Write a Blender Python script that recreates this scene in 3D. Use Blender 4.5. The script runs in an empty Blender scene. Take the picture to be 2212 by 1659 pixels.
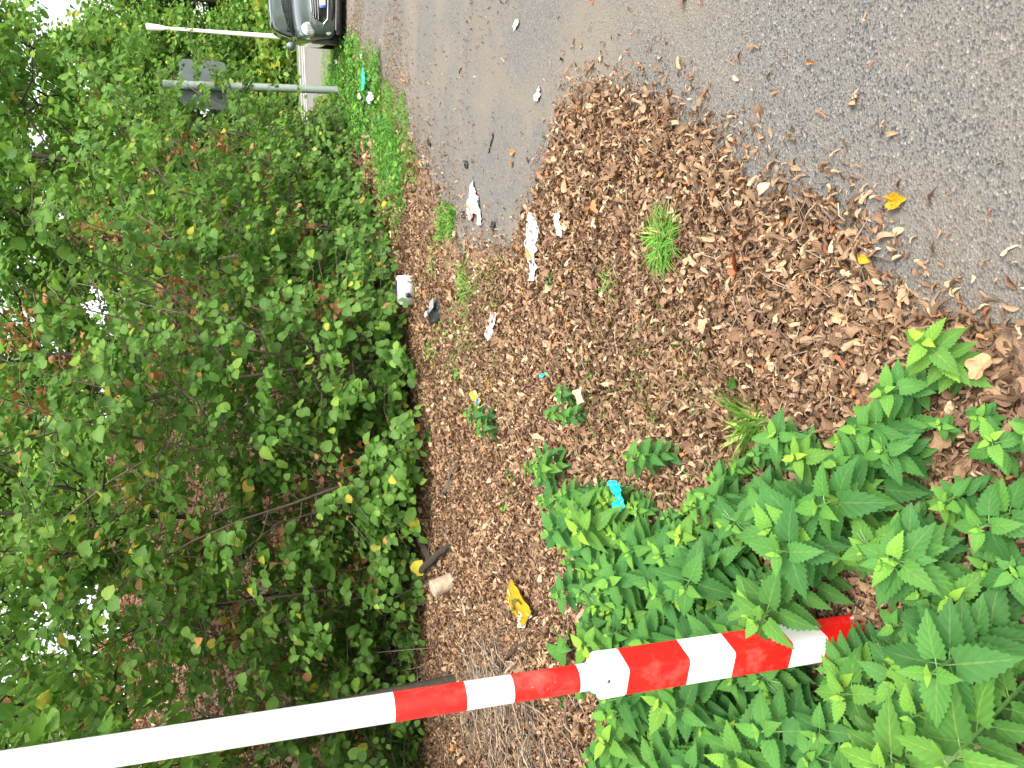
import bpy, bmesh, math, random
import numpy as np
from mathutils import Vector, Matrix
rng = np.random.default_rng(7); random.seed(7)
S = bpy.context.scene
# ------------------------------------------------------------------ camera
CH = 1.5; FP = 1661.0; PITCH = math.radians(16.6); ROLL = math.radians(2.7)
_R0 = np.array([1, 0, 0.]); _U0 = np.array([0, math.sin(PITCH), math.cos(PITCH)])
FW = np.array([0, math.cos(PITCH), -math.sin(PITCH)])
UP = math.cos(ROLL)*_U0 + math.sin(ROLL)*_R0; RT = math.cos(ROLL)*_R0 - math.sin(ROLL)*_U0
CAM = np.array([0, 0, CH])
def ray(px, py): return FW + RT*((829.5-py)/FP) - UP*((px-1106)/FP)
def P(px, py, z=0.0):
    d = ray(px, py); return CAM + d*((z-CH)/d[2])
def D(px, py, dist): return CAM + ray(px, py)*dist
def DY(px, py, y):
    d = ray(px, py); return CAM + d*(y/d[1])
cam = bpy.data.cameras.new('camera'); co = bpy.data.objects.new('camera', cam)
S.collection.objects.link(co)
M = Matrix.Identity(4)
for i, v in enumerate((-UP, RT, -FW)):
    for j in range(3): M[j][i] = v[j]
for j in range(3): M[j][3] = CAM[j]
co.matrix_world = M
cam.sensor_fit = 'HORIZONTAL'; cam.sensor_width = 36; cam.lens = FP/2212*36; cam.clip_end = 600; cam.clip_start = .05
S.camera = co
# ------------------------------------------------------------------ light
w = bpy.data.worlds.new("World"); S.world = w; w.use_nodes = True
nt = w.node_tree; bg = nt.nodes['Background']; sky = nt.nodes.new('ShaderNodeTexSky')
SUN_EL = math.radians(50); SUN_AZ = math.radians(158)      # azimuth from +Y towards +X
sky.sky_type = 'NISHITA'; sky.sun_disc = False; sky.sun_elevation = SUN_EL; sky.sun_rotation = SUN_AZ
sky.dust_density = 3.0; sky.air_density = 1.0; sky.ozone_density = 0.6
hs = nt.nodes.new('ShaderNodeHueSaturation'); hs.inputs['Saturation'].default_value = .38     # thin bright cloud whitens the sky
nt.links.new(sky.outputs[0], hs.inputs['Color']); mw = nt.nodes.new('ShaderNodeMix'); mw.data_type = 'RGBA'; mw.blend_type = 'MULTIPLY'; mw.inputs[0].default_value = 1; mw.inputs[7].default_value = (1.0, .962, .89, 1)
nt.links.new(hs.outputs[0], mw.inputs[6]); nt.links.new(mw.outputs[2], bg.inputs[0]); bg.inputs[1].default_value = 0.15
sd = Vector((math.sin(SUN_AZ)*math.cos(SUN_EL), math.cos(SUN_AZ)*math.cos(SUN_EL), math.sin(SUN_EL)))
sl = bpy.data.lights.new('sun', 'SUN'); sl.energy = 1.5; sl.angle = math.radians(24); sl.color = (1, .95, .86)
so = bpy.data.objects.new('sun', sl); S.collection.objects.link(so)
so.rotation_euler = sd.to_track_quat('Z', 'Y').to_euler()
S.view_settings.view_transform = 'Standard'; S.view_settings.look = 'None'
S.view_settings.exposure = 1.88; S.view_settings.gamma = 1
S.cycles.max_bounces = 10; S.cycles.diffuse_bounces = 7; S.cycles.glossy_bounces = 3
S.cycles.transmission_bounces = 4; S.cycles.transparent_max_bounces = 4
S.cycles.use_denoising = True; S.cycles.sample_clamp_indirect = 6
# ------------------------------------------------------------------ helpers
def link(o): S.collection.objects.link(o); return o
def tag(o, label=None, cat=None, group=None, kind=None):
    if label: o['label'] = label
    if cat: o['category'] = cat
    if group: o['group'] = group
    if kind: o['kind'] = kind
    return o
def empty(name, loc=(0, 0, 0), rz=0):
    o = bpy.data.objects.new(name, None); o.location = loc; o.rotation_euler = (0, 0, rz); o.empty_display_size = .2
    return link(o)
def mesh_obj(name, V, F, mats, parent=None, mi=None, attrs=None, smooth=True):
    me = bpy.data.meshes.new(name)
    V = np.asarray(V, float); F = [np.asarray(f, int) for f in (F if isinstance(F, list) else [F]) if len(f)]
    me.vertices.add(len(V)); me.vertices.foreach_set('co', V.ravel())
    tot = sum(f.size for f in F); n = sum(len(f) for f in F)
    me.loops.add(tot); me.loops.foreach_set('vertex_index', np.concatenate([f.ravel() for f in F]))
    me.polygons.add(n)
    ls = np.concatenate([np.full(len(f), f.shape[1]) for f in F]); st = np.concatenate([[0], np.cumsum(ls)[:-1]])
    me.polygons.foreach_set('loop_start', st); me.polygons.foreach_set('loop_total', ls)
    if smooth: me.polygons.foreach_set('use_smooth', np.ones(n, bool))
    if mi is not None: me.polygons.foreach_set('material_index', np.asarray(mi, int))
    me.update(calc_edges=True)
    if smooth and len(V) < 4000: me.set_sharp_from_angle(angle=math.radians(50))
    for k, a in (attrs or {}).items():
        at = me.attributes.new(k, 'FLOAT', 'POINT'); at.data.foreach_set('value', np.asarray(a, float))
    for m in (mats if isinstance(mats, (list, tuple)) else [mats]): me.materials.append(m)
    o = bpy.data.objects.new(name, me); link(o)
    if parent: o.parent = parent
    return o
class Acc:
    """collects instances of templates into one mesh, with tint / lu / lv attributes"""
    def __init__(s): s.V = []; s.Q = []; s.T = []; s.n = 0; s.tint = []; s.lu = []; s.lv = []; s.mq = []; s.mt = []
    def add(s, v, q=None, t=None, tint=0.5, lu=None, lv=None, mi=0):
        v = np.asarray(v, float); n = len(v); s.V.append(v)
        if q is not None and len(q): s.Q.append(np.asarray(q, int)+s.n); s.mq.append(np.full(len(q), mi))
        if t is not None and len(t): s.T.append(np.asarray(t, int)+s.n); s.mt.append(np.full(len(t), mi))
        s.tint.append(np.broadcast_to(tint, (n,)).astype(float))
        s.lu.append(np.zeros(n) if lu is None else lu); s.lv.append(np.zeros(n) if lv is None else lv)
        s.n += n
    def inst(s, tpl, Rm, T, sc, tint, mi=0):
        """Rm (k,3,3) columns = local axes, T (k,3), sc (k,) or (k,3), tint (k,)"""
        tv, tq, tu, tw = tpl; k = len(T)
        if k == 0: return
        sc = np.asarray(sc, float); sc = sc[:, None, None] if sc.ndim == 1 else sc[:, None, :]
        v = np.einsum('kij,knj->kni', Rm, tv[None]*sc) + T[:, None, :]
        n = len(tv); q = (tq[None] + (np.arange(k)*n)[:, None, None]).reshape(-1, tq.shape[1])
        kw = dict(q=q) if tq.shape[1] == 4 else dict(t=q)
        s.add(v.reshape(-1, 3), tint=np.repeat(tint, n), lu=np.tile(tu, k), lv=np.tile(tw, k), mi=mi, **kw)
    def tube(s, pts, rad, sides=6, tint=.5, mi=0, cap=False):
        pts = np.asarray(pts, float); m = len(pts); rad = np.broadcast_to(rad, (m,))
        tg = np.gradient(pts, axis=0); tg /= np.linalg.norm(tg, axis=1)[:, None]+1e-9
        ref = np.array([.31, .2, .93]) if abs(tg[0, 2]) < .85 else np.array([1, .1, 0])
        a = np.cross(tg, ref); a /= np.linalg.norm(a, axis=1)[:, None]+1e-9; b = np.cross(tg, a)
        an = np.linspace(0, 2*math.pi, sides, endpoint=False)
        v = pts[:, None] + rad[:, None, None]*(np.cos(an)[None, :, None]*a[:, None] + np.sin(an)[None, :, None]*b[:, None])
        v = v.reshape(-1, 3); i = np.arange(m-1)[:, None]*sides; j = np.arange(sides)[None]; j2 = (j+1) % sides
        q = np.stack([i+j, i+j2, i+sides+j2, i+sides+j], -1).reshape(-1, 4)
        t = None
        if cap:
            v = np.vstack([v, pts[0], pts[-1]]); c0 = m*sides
            jj = np.arange(sides); j3 = (jj+1) % sides
            t = np.vstack([np.stack([np.full(sides, c0), j3, jj], -1), np.stack([np.full(sides, c0+1), (m-1)*sides+jj, (m-1)*sides+j3], -1)])
        s.add(v, q, t, tint=tint, mi=mi, lv=np.zeros(len(v)))
    def obj(s, name, mats, parent=None, smooth=True):
        F = []; mi = []
        if s.Q: F.append(np.vstack(s.Q)); mi.append(np.concatenate(s.mq))
        if s.T: F.append(np.vstack(s.T)); mi.append(np.concatenate(s.mt))
        return mesh_obj(name, np.vstack(s.V), F, mats, parent, np.concatenate(mi),
            dict(tint=np.concatenate(s.tint), lu=np.concatenate(s.lu), lv=np.concatenate(s.lv)), smooth)
def frames(ydir, nrm):
    y = ydir/(np.linalg.norm(ydir, axis=1)[:, None]+1e-9)
    x = np.cross(y, nrm); x /= np.linalg.norm(x, axis=1)[:, None]+1e-9
    z = np.cross(x, y); return np.stack([x, y, z], -1)
def leaf_tpl(prof, rows, fold=.25, curl=.3, serr=0, cols=1, wav=0.0, tw=0.0):
    """strip leaf; prof(t)->half width (length 1)"""
    ts = np.linspace(0, 1, rows+1); v = []; u = []; vv = []
    cs = np.linspace(-1, 1, 2*cols+1)
    for i, t in enumerate(ts):
        w_ = prof(t)*(1 + (serr if i % 2 else -serr)) if 0 < i < rows else prof(t)
        for c in cs:
            ed = abs(c); x = c*w_; y = t - (0.03 if (serr and i % 2 == 0 and ed > .9) else 0)
            z = fold*abs(x) - curl*(t*t) + wav*math.sin(t*11+c*2)*ed
            if tw: a = tw*(t-.5); x, z = x*math.cos(a)-z*math.sin(a), x*math.sin(a)+z*math.cos(a)
            v.append((x, y, z)); u.append(c); vv.append(t)
    n = len(cs); q = [[i*n+j, i*n+j+1, (i+1)*n+j+1, (i+1)*n+j] for i in range(rows) for j in range(n-1)]
    return (np.array(v), np.array(q), np.array(u), np.array(vv))
def ovate(w=.42, p=.38, tip=1.0):
    return lambda t: w*(math.sin(math.pi*min(1, t)**p if t < 1 else math.pi)**.75 if 0 < t < 1 else 0.012)
def rnd_frames(n, up=1.0, spread=1.0):
    a = rng.uniform(0, 2*math.pi, n); y = np.stack([np.cos(a), np.sin(a), rng.normal(0, .25*spread, n)], 1)
    nn = rng.normal(0, spread, (n, 3)); nn[:, 2] += up
    return frames(y, nn)
def in_poly(x, y, poly):
    poly = np.asarray(poly)[:, :2]; r = np.zeros(len(x), bool); j = len(poly)-1
    for i in range(len(poly)):
        xi, yi = poly[i]; xj, yj = poly[j]
        r ^= ((yi > y) != (yj > y)) & (x < (xj-xi)*(y-yi)/(yj-yi+1e-12)+xi); j = i
    return r
def poly_dist(x, y, line):
    line = np.asarray(line)[:, :2]; d = np.full(len(x), 1e9)
    for a, b in zip(line[:-1], line[1:]):
        ab = b-a; t = np.clip(((x-a[0])*ab[0]+(y-a[1])*ab[1])/(ab@ab+1e-12), 0, 1)
        d = np.minimum(d, np.hypot(x-a[0]-t*ab[0], y-a[1]-t*ab[1]))
    return d
def vnoise(x, y, sc, seed=0):
    x = np.asarray(x)*sc; y = np.asarray(y)*sc
    def h(i, j): 
        s_ = np.sin(i*127.1+j*311.7+seed*74.7)*43758.5453; return s_-np.floor(s_)
    i = np.floor(x); j = np.floor(y); fx = x-i; fy = y-j; fx = fx*fx*(3-2*fx); fy = fy*fy*(3-2*fy)
    return (h(i, j)*(1-fx)+h(i+1, j)*fx)*(1-fy)+(h(i, j+1)*(1-fx)+h(i+1, j+1)*fx)*fy
# ------------------------------------------------------------------ materials
def mat(name): m = bpy.data.materials.new(name); m.use_nodes = True; return m
def N(m, t, **kw):
    n = m.node_tree.nodes.new('ShaderNode'+t)
    for k, v in kw.items(): setattr(n, k, v)
    return n
def L(m, a, b): m.node_tree.links.new(a, b)
def bsdf(m): return m.node_tree.nodes['Principled BSDF']
def ramp(m, src, stops, interp='LINEAR'):
    r = N(m, 'ValToRGB'); r.color_ramp.interpolation = interp; e = r.color_ramp.elements
    while len(e) < len(stops): e.new(.5)
    for i, (p, c) in enumerate(stops): e[i].position = p; e[i].color = (*c, 1)
    L(m, src, r.inputs[0]); return r
def objco(m): return N(m, 'TexCoord').outputs['Object']
def noise(m, scale, detail=4, rough=.55, vec=None, dist=0):
    n = N(m, 'TexNoise'); n.inputs['Scale'].default_value = scale; n.inputs['Detail'].default_value = detail
    n.inputs['Roughness'].default_value = rough; n.inputs['Distortion'].default_value = dist
    L(m, vec or objco(m), n.inputs['Vector']); return n
def mixc(m, fac, a, b, mode='MIX'):
    x = N(m, 'Mix', data_type='RGBA', blend_type=mode)
    for sk, v in ((x.inputs[0], fac), (x.inputs[6], a), (x.inputs[7], b)):
        if isinstance(v, (int, float)): sk.default_value = v
        elif isinstance(v, tuple): sk.default_value = (*v, 1)
        else: L(m, v, sk)
    return x.outputs[2]
def math_(m, op, a, b=0.0, c=None):
    x = N(m, 'Math', operation=op)
    for i, v in enumerate((a, b) if c is None else (a, b, c)):
        if isinstance(v, (int, float)): x.inputs[i].default_value = v
        else: L(m, v, x.inputs[i])
    return x.outputs[0]
def bump(m, h, strength=.5, dist=.01):
    b = N(m, 'Bump'); b.inputs['Strength'].default_value = strength; b.inputs['Distance'].default_value = dist
    L(m, h, b.inputs['Height']); return b.outputs[0]
def simple(name, col, rough=.5, metal=0, spec=None, var=0.06, sc=6.0, bmp=0, coat=0):
    m = mat(name); b = bsdf(m); n = noise(m, sc, 5)
    c = tuple(min(1, x*(1+var)) for x in col); d = tuple(x*(1-var) for x in col)
    r = ramp(m, n.outputs[0], [(.3, d), (.7, c)]); L(m, r.outputs[0], b.inputs['Base Color'])
    b.inputs['Roughness'].default_value = rough; b.inputs['Metallic'].default_value = metal
    if coat: b.inputs['Coat Weight'].default_value = coat
    if bmp: L(m, bump(m, n.outputs[0], bmp, .01), b.inputs['Normal'])
    return m
def attr(m, name): a = N(m, 'Attribute'); a.attribute_name = name; return a.outputs['Fac']
def leaf_mat(name, stops, trans=.35, tcol=(.25, .45, .06), rough=.45, vein=8.0, veinamt=.35, midrib=.25, bs=.35, objvar=False):
    m = mat(name); b = bsdf(m); t = attr(m, 'tint'); u = attr(m, 'lu'); v = attr(m, 'lv')
    r = ramp(m, t, stops); nz = noise(m, 30, 3)
    au = math_(m, 'ABSOLUTE', u)
    ph = math_(m, 'MULTIPLY', math_(m, 'SUBTRACT', v, math_(m, 'MULTIPLY', au, .35)), vein*6.283)
    vn = math_(m, 'SINE', ph)
    mr = math_(m, 'LESS_THAN', au, .06)
    col = mixc(m, math_(m, 'MULTIPLY', mr, midrib), r.outputs[0], mixc(m, .5, r.outputs[0], (.35, .42, .12)))
    col = mixc(m, math_(m, 'MULTIPLY', math_(m, 'GREATER_THAN', vn, .75), veinamt*.4), col, (.02, .06, .01))
    col = mixc(m, .25, col, nz.outputs[0], 'OVERLAY')
    if objvar:
        oi = N(m, 'ObjectInfo'); col = mixc(m, ramp(m, oi.outputs['Random'], [(.0, (0, 0, 0)), (.55, (.1, .1, .1)), (1, (.75, .75, .75))]).outputs[0], col, mixc(m, 1, col, (2.1, 1.45, .9), 'MULTIPLY'))
    L(m, col, b.inputs['Base Color']); b.inputs['Roughness'].default_value = rough; b.inputs['Specular IOR Level'].default_value = .22
    hh = math_(m, 'ADD', math_(m, 'MULTIPLY', vn, .5), math_(m, 'MULTIPLY', au, -.6))
    L(m, bump(m, hh, bs, .004), b.inputs['Normal'])
    if trans:
        tr = N(m, 'BsdfTranslucent'); mx = N(m, 'MixShader'); mx.inputs[0].default_value = trans
        L(m, mixc(m, .5, col, tcol), tr.inputs[0])
        L(m, b.outputs[0], mx.inputs[1]); L(m, tr.outputs[0], mx.inputs[2])
        L(m, mx.outputs[0], m.node_tree.nodes['Material Output'].inputs[0])
    return m
G = lambda r, g, b: (r, g, b)
M_HAZEL = leaf_mat('hazel_leaf', [(0, (.04, .108, .018)), (.35, (.072, .17, .03)), (.7, (.135, .26, .048)), (.86, (.25, .37, .05)), (.92, (.45, .38, .05)), (.96, (.40, .2, .06)), (1, (.32, .17, .08))], trans=.42, vein=7, tcol=(.3, .6, .08))
M_NETTLE = leaf_mat('nettle_leaf', [(0, (.024, .092, .024)), (.4, (.043, .15, .035)), (.75, (.08, .225, .036)), (1, (.16, .33, .04))], trans=.28, vein=5, rough=.65, veinamt=.5, bs=.18, objvar=True, tcol=(.16, .45, .05))
M_FAR = leaf_mat('far_leaf', [(0, (.05, .13, .03)), (.5, (.11, .24, .045)), (.85, (.22, .36, .06)), (1, (.38, .36, .06))], trans=.4, vein=3, veinamt=0)
M_CANOPY = leaf_mat('canopy_leaf', [(0, (.03, .09, .02)), (1, (.09, .2, .03))], trans=.45, vein=3, veinamt=0)
M_LITTER = leaf_mat('dry_leaf', [(0, (.08, .045, .03)), (.25, (.16, .093, .058)), (.55, (.25, .155, .095)), (.8, (.375, .26, .165)), (.93, (.52, .39, .26)), (.97, (.42, .2, .08)), (1, (.28, .1, .05))], trans=.12, tcol=(.4, .2, .05), vein=6, veinamt=.3, rough=.7, bs=.3)
M_DEAD = leaf_mat('withered_leaf', [(0, (.1, .045, .02)), (.6, (.25, .12, .05)), (1, (.42, .25, .1))], trans=.25, tcol=(.4, .2, .05), rough=.65)
M_YEL = leaf_mat('yellow_leaf', [(0, (.4, .22, .01)), (1, (.52, .31, .015))], trans=.15, tcol=(.8, .5, .03), vein=5)
M_GRASS = leaf_mat('grass_blade', [(0, (.07, .2, .04)), (.5, (.1, .27, .045)), (.85, (.19, .4, .055)), (1, (.45, .42, .15))], trans=.3, vein=0, veinamt=0, tcol=(.2, .5, .05))
M_BARK = simple('bark', (.03, .022, .016), .9, var=.45, sc=25, bmp=.9)
M_BARK2 = simple('grey_twig_bark', (.1, .078, .06), .85, var=.4, sc=30, bmp=.6)
M_STRAW = simple('bleached_wood', (.26, .2, .14), .8, var=.3, sc=30, bmp=.4)
M_STEM = simple('green_stem', (.09, .2, .05), .5, var=.3, sc=30)
def ground_mat():
    m = mat('soil_and_leaf_mould'); b = bsdf(m); co_ = objco(m)
    n1 = noise(m, 1.1, 5, .6, co_); n2 = noise(m, 55, 6, .7, co_); vo = N(m, 'TexVoronoi'); vo.inputs['Scale'].default_value = 42
    L(m, co_, vo.inputs['Vector'])
    c1 = ramp(m, n2.outputs[0], [(.3, (.12, .07, .045)), (.55, (.24, .15, .095)), (.75, (.36, .25, .165))])
    vc = N(m, 'SeparateColor'); L(m, vo.outputs['Color'], vc.inputs[0])
    c2 = ramp(m, vc.outputs[0], [(0, (.1, .055, .035)), (.5, (.24, .145, .085)), (1, (.38, .25, .155))])
    col = mixc(m, .5, c1.outputs[0], c2.outputs[0])
    soil = ramp(m, noise(m, 90, 5, .7, co_).outputs[0], [(.3, (.13, .1, .075)), (.7, (.26, .2, .15))])
    col = mixc(m, ramp(m, n1.outputs[0], [(.5, (0, 0, 0)), (.62, (1, 1, 1))]).outputs[0], col, soil.outputs[0])
    ga = attr(m, 'tint')   # grassland beyond the lot
    gr = ramp(m, noise(m, 8, 6, .7, co_).outputs[0], [(.3, (.05, .13, .02)), (.7, (.16, .3, .05))])
    col = mixc(m, ga, col, gr.outputs[0])
    L(m, col, b.inputs['Base Color']); b.inputs['Roughness'].default_value = .95
    L(m, bump(m, math_(m, 'ADD', n2.outputs[0], vo.outputs['Distance']), 1, .02), b.inputs['Normal']); return m
def asphalt_mat(name, base=.25, patches=True):
    m = mat(name); b = bsdf(m); co_ = objco(m)
    vo = N(m, 'TexVoronoi'); vo.inputs['Scale'].default_value = 150; L(m, co_, vo.inputs['Vector'])
    vc = N(m, 'SeparateColor'); L(m, vo.outputs['Color'], vc.inputs[0])
    k = base
    st = ramp(m, vc.outputs[0], [(0, (k*.38, k*.39, k*.42)), (.16, (k*.55, k*.55, k*.57)), (.25, (k*.97, k*.94, k*.89)), (.75, (k*1.12, k*1.06, k*.97)), (.93, (k*1.3, k*1.2, k*1.05)), (1, (k*2.0, k*1.9, k*1.75))])
    fine = noise(m, 260, 4, .75, co_)
    edge = ramp(m, vo.outputs['Distance'], [(.0, (1, 1, 1)), (.5, (.85, .85, .85)), (.9, (.7, .7, .7))])
    col = mixc(m, .8, st.outputs[0], edge.outputs[0], 'MULTIPLY')
    col = mixc(m, .28, col, fine.outputs[0], 'OVERLAY')
    if patches:
        n1 = noise(m, .9, 5, .6, co_, .6)
        pf = ramp(m, n1.outputs[0], [(.46, (0, 0, 0)), (.68, (.85, .85, .85))])
        col = mixc(m, pf.outputs[0], col, ramp(m, fine.outputs[0], [(.3, (.13, .11, .085)), (.7, (.24, .205, .16))]).outputs[0])
        n3 = noise(m, 2.3, 4, .6, co_)
        col = mixc(m, ramp(m, n3.outputs[0], [(.28, (.22, .22, .22)), (.5, (0, 0, 0))]).outputs[0], col, (.14, .13, .12))
    L(m, col, b.inputs['Base Color']); b.inputs['Roughness'].default_value = .85
    L(m, bump(m, math_(m, 'ADD', vo.outputs['Distance'], fine.outputs[0]), .7, .006), b.inputs['Normal']); return m
M_GROUND = ground_mat(); M_ASPH = asphalt_mat('asphalt', .14); M_ROAD = asphalt_mat('road_asphalt', .19, False)
M_KERB = asphalt_mat('concrete_edging', .15, False)
M_PAINT = simple('road_paint', (.78, .78, .76), .7, var=.1)
# ------------------------------------------------------------------ terrain
HEDGE = [(-14, 11.5), (-6, 10.3), (-3, 9.9), (-1, 9.7), (.6, 10.6), (3.2, 14.2), (6.2, 18.6), (7, 21)]
hx = np.array([p[0] for p in HEDGE]); hy = np.array([p[1] for p in HEDGE])
def terr(x, y):
    x = np.asarray(x, float); y = np.asarray(y, float)
    d = y-np.interp(x, hx, hy); s = np.clip((6.0-x)/4, 0, 1); s = s*s*(3-2*s)
    z = 6.0*(1-np.exp(-np.clip(d, 0, None)**1.4*.09))*s
    flat = np.clip((poly_dist(np.atleast_1d(x).ravel(), np.atleast_1d(y).ravel(), [(6, 16), (1.1, 6.2), (.5, 3), (0, 0)]).reshape(np.shape(np.atleast_1d(x))))/2.5, 0, 1)
    left = (x < np.interp(y, [0, 3, 6, 16, 25], [-.1, .2, .9, 5.6, 6]))
    z = z + np.where(left, flat*.09*(vnoise(x, y, .9)-.35), 0)
    return z
def T3(p, dz=0.0): return np.array([p[0], p[1], float(np.ravel(terr(p[0], p[1]))[0])+dz])
xs = np.unique(np.concatenate([np.linspace(-70, -12, 14), np.linspace(-12, 12, 150), np.linspace(12, 120, 24)]))
ys = np.unique(np.concatenate([np.linspace(-30, -2, 8), np.linspace(-2, 26, 170), np.linspace(26, 220, 24)]))
X, Y = np.meshgrid(xs, ys); Z = terr(X, Y)
nx = len(xs); i = np.arange(len(ys)-1)[:, None]*nx; j = np.arange(nx-1)[None]
Q = np.stack([i+j, i+j+1, i+nx+j+1, i+nx+j], -1).reshape(-1, 4)
gt = np.clip((X-6.2)/1.0, 0, 1)*np.clip((Y-15.5)/2, 0, 1)
mesh_obj('ground', np.stack([X, Y, Z], -1).reshape(-1, 3), Q, M_GROUND, attrs=dict(tint=gt.ravel()))
tag(bpy.data.objects['ground'], 'brown leaf-strewn earth between the asphalt and the hedge', kind='structure')
def sheet(name, pts, z, m, label=None):
    bm = bmesh.new(); vs = [bm.verts.new((p[0], p[1], z)) for p in pts]; f = bm.faces.new(vs)
    if f.normal.z < 0: f.normal_flip()
    bmesh.ops.triangulate(bm, faces=[f]); me = bpy.data.meshes.new(name); bm.to_mesh(me); me.materials.append(m)
    o = link(bpy.data.objects.new(name, me)); tag(o, label, kind='structure'); return o
KL = [P(748, 102), P(790, 128), P(818, 165), P(838, 205), P(856, 240), P(880, 275), P(905, 312), P(928, 350), P(950, 395), P(970, 440), P(990, 490), P(1008, 535)]
lot = [tuple(p[:2]) for p in KL] + [(1.0, 5.6), (.75, 4.6), (.45, 3.2), (.1, 1.6), (0, 0), (0, -4), (30, -4), (30, 19.5), (7.9, 18.6), (7.3, 17)]
sheet('parking_asphalt', lot, .004, M_ASPH, 'pale grey coarse asphalt of the car park')
sheet('road', [(4.5, 22.5), (60, 19), (90, 19), (90, 39), (5, 40.5)], .008, M_ROAD, 'smooth grey road crossing in the distance')
sheet('lot_entrance', [(8.2, 18.3), (14, 18.3), (14, 22.6), (8.6, 22.9)], .006, M_ASPH, 'asphalt joining the car park to the road')
bmv = Acc()
for (y0, y1, x0, x1) in ((33.2, 33.6, 5, 80), (35.2, 35.5, 5, 80), (38.2, 38.5, 5, 80)):
    bmv.add([(x0, y0, .013), (x1, y0-.4, .013), (x1, y1-.4, .013), (x0, y1, .013)], [[0, 1, 2, 3]])
tag(bmv.obj('road_marking', M_PAINT), 'white painted lines along the far road', kind='structure')
# kerb strip: flush concrete edging along the verge
ka = Acc(); kl = np.array(KL); kd = np.gradient(kl[:, :2], axis=0); kd /= np.linalg.norm(kd, axis=1)[:, None]
kn = np.stack([kd[:, 1], -kd[:, 0]], 1); kn *= np.sign((kn@np.array([-1, .6])))[:, None]
a0 = kl[:, :2]-kn*.02; a1 = kl[:, :2]+kn*.13
kv = np.concatenate([np.c_[a0, np.full(len(kl), .0)], np.c_[a0, np.full(len(kl), .014)], np.c_[a1, np.full(len(kl), .014)], np.c_[a1, np.full(len(kl), -.02)]])
n_ = len(kl); kq = [[r*n_+i_, r*n_+i_+1, (r+1)*n_+i_+1, (r+1)*n_+i_] for r in range(3) for i_ in range(n_-1)]
ka.add(kv, kq); tag(ka.obj('kerb', M_KERB, smooth=False), 'low concrete edging between asphalt and verge', kind='structure')
# ------------------------------------------------------------------ leaf litter
def oval(w): return lambda t: max(.02, w*math.sin(math.pi*t)**.8)
DT = [leaf_tpl(oval(.17), 5, fold=1.6, curl=.5, wav=.03, tw=.9), leaf_tpl(oval(.22), 5, fold=.9, curl=-.6, tw=-1.4, wav=.05),
      leaf_tpl(oval(.13), 4, fold=2.2, curl=.3, tw=2.0), leaf_tpl(oval(.3), 5, fold=1.1, curl=.9, wav=.09, tw=.5),
      leaf_tpl(lambda t: .16+.05*math.sin(9*t), 4, fold=-1.5, curl=.8, tw=1.2)]
for k in range(len(DT)):
    v = DT[k][0]; v[:, 1] -= .5; v[:, 2] -= v[:, 2].mean()
def lobed(nl=5, depth=.45, seed=0):
    r = np.random.default_rng(seed); m = nl*4; v = [(0, 0, 0)]; u = [0]; w_ = [0]
    for i_ in range(m):
        a = 2*math.pi*i_/m; rr = .5*(1-depth*(0.5-0.5*math.cos(a*nl)))*(1+r.uniform(-.12, .12))
        v.append((rr*math.sin(a), rr*math.cos(a), r.uniform(-.06, .14)+.25*rr*rr)); u.append(.5+.5*math.cos(a*nl)); w_.append(.5+rr*math.cos(a))
    return (np.array(v), np.array([[0, 1+i_, 1+(i_+1) % m] for i_ in range(m)]), np.array(u), np.array(w_))
LB = [lobed(5, .35, 1), lobed(6, .25, 2), lobed(3, .3, 3)]
for _v in LB: _v[0][:, 2] += .5*np.abs(_v[0][:, 0])-.35*_v[0][:, 1]**2; _v[0][:, 0] *= .72
LIT = [P(*p) for p in [(2212, 800), (2212, 735), (2150, 680), (2070, 668), (2000, 640), (1945, 590), (1905, 540), (1895, 470), (1840, 425), (1790, 405), (1740, 400), (1690, 385), (1640, 365), (1600, 330), (1575, 290), (1520, 255), (1480, 235), (1420, 200), (1360, 188), (1300, 185), (1250, 195), (1215, 225), (1200, 280), (1185, 340), (1165, 400), (1140, 450), (1128, 500), (1110, 530), (1060, 545), (1012, 538)]]
LIT2 = [tuple(p[:2]) for p in LIT] + [tuple(p[:2]) for p in KL[::-1]] + [(6.2, 19), (5.5, 26), (-16, 26), (-16, -1), (0, -1)]
edge_line = np.array([p[:2] for p in LIT])
lac = Acc()
def scatter(n, xr, yr, size, fn, tb=0.0, big=0.0, zmax=.03):
    x = rng.uniform(*xr, n); y = rng.uniform(*yr, n)
    pr = fn(x, y); k = rng.random(n) < pr; x, y = x[k], y[k]; n = len(x)
    inl = in_poly(x, y, LIT2)
    z = np.where(inl, terr(x, y), .008) + np.where(inl, rng.random(n)**1.5*zmax, rng.random(n)*.004)+.006
    sc = size*rng.lognormal(0, .35, n); tint = np.clip(rng.beta(1.5, 2.0, n)+tb+.18*(vnoise(x, y, 2.5, 3)-.5), 0, 1)
    tint = np.where(rng.random(n) < .02, .98, tint)
    w_ = rng.integers(0, len(DT), n); Rm = rnd_frames(n, 1.2, .52)
    isb = rng.random(n) < big
    for i_ in range(len(DT)):
        s = (w_ == i_) & ~isb
        lac.inst(DT[i_], Rm[s], np.c_[x, y, z][s], sc[s], tint[s])
    for i_ in range(3):
        s = isb & (w_ % 3 == i_)
        lac.inst(LB[i_], Rm[s], np.c_[x, y, z+.006][s], sc[s]*1.5, tint[s])
def patch(x, y): return .35+.65*np.clip((vnoise(x, y, 1.2, 9)-.25)*3, 0, 1)
def verge_mask(x, y):       # bare soil and grass strip beside the kerb is thin on leaves
    d = poly_dist(x, y, KL); return np.clip((d-.1)/1.2, .22, 1)
def fin(x, y):
    e = poly_dist(x, y, edge_line); return in_poly(x, y, LIT2)*np.clip(.25+e/.22, 0, 1)*verge_mask(x, y)
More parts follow.
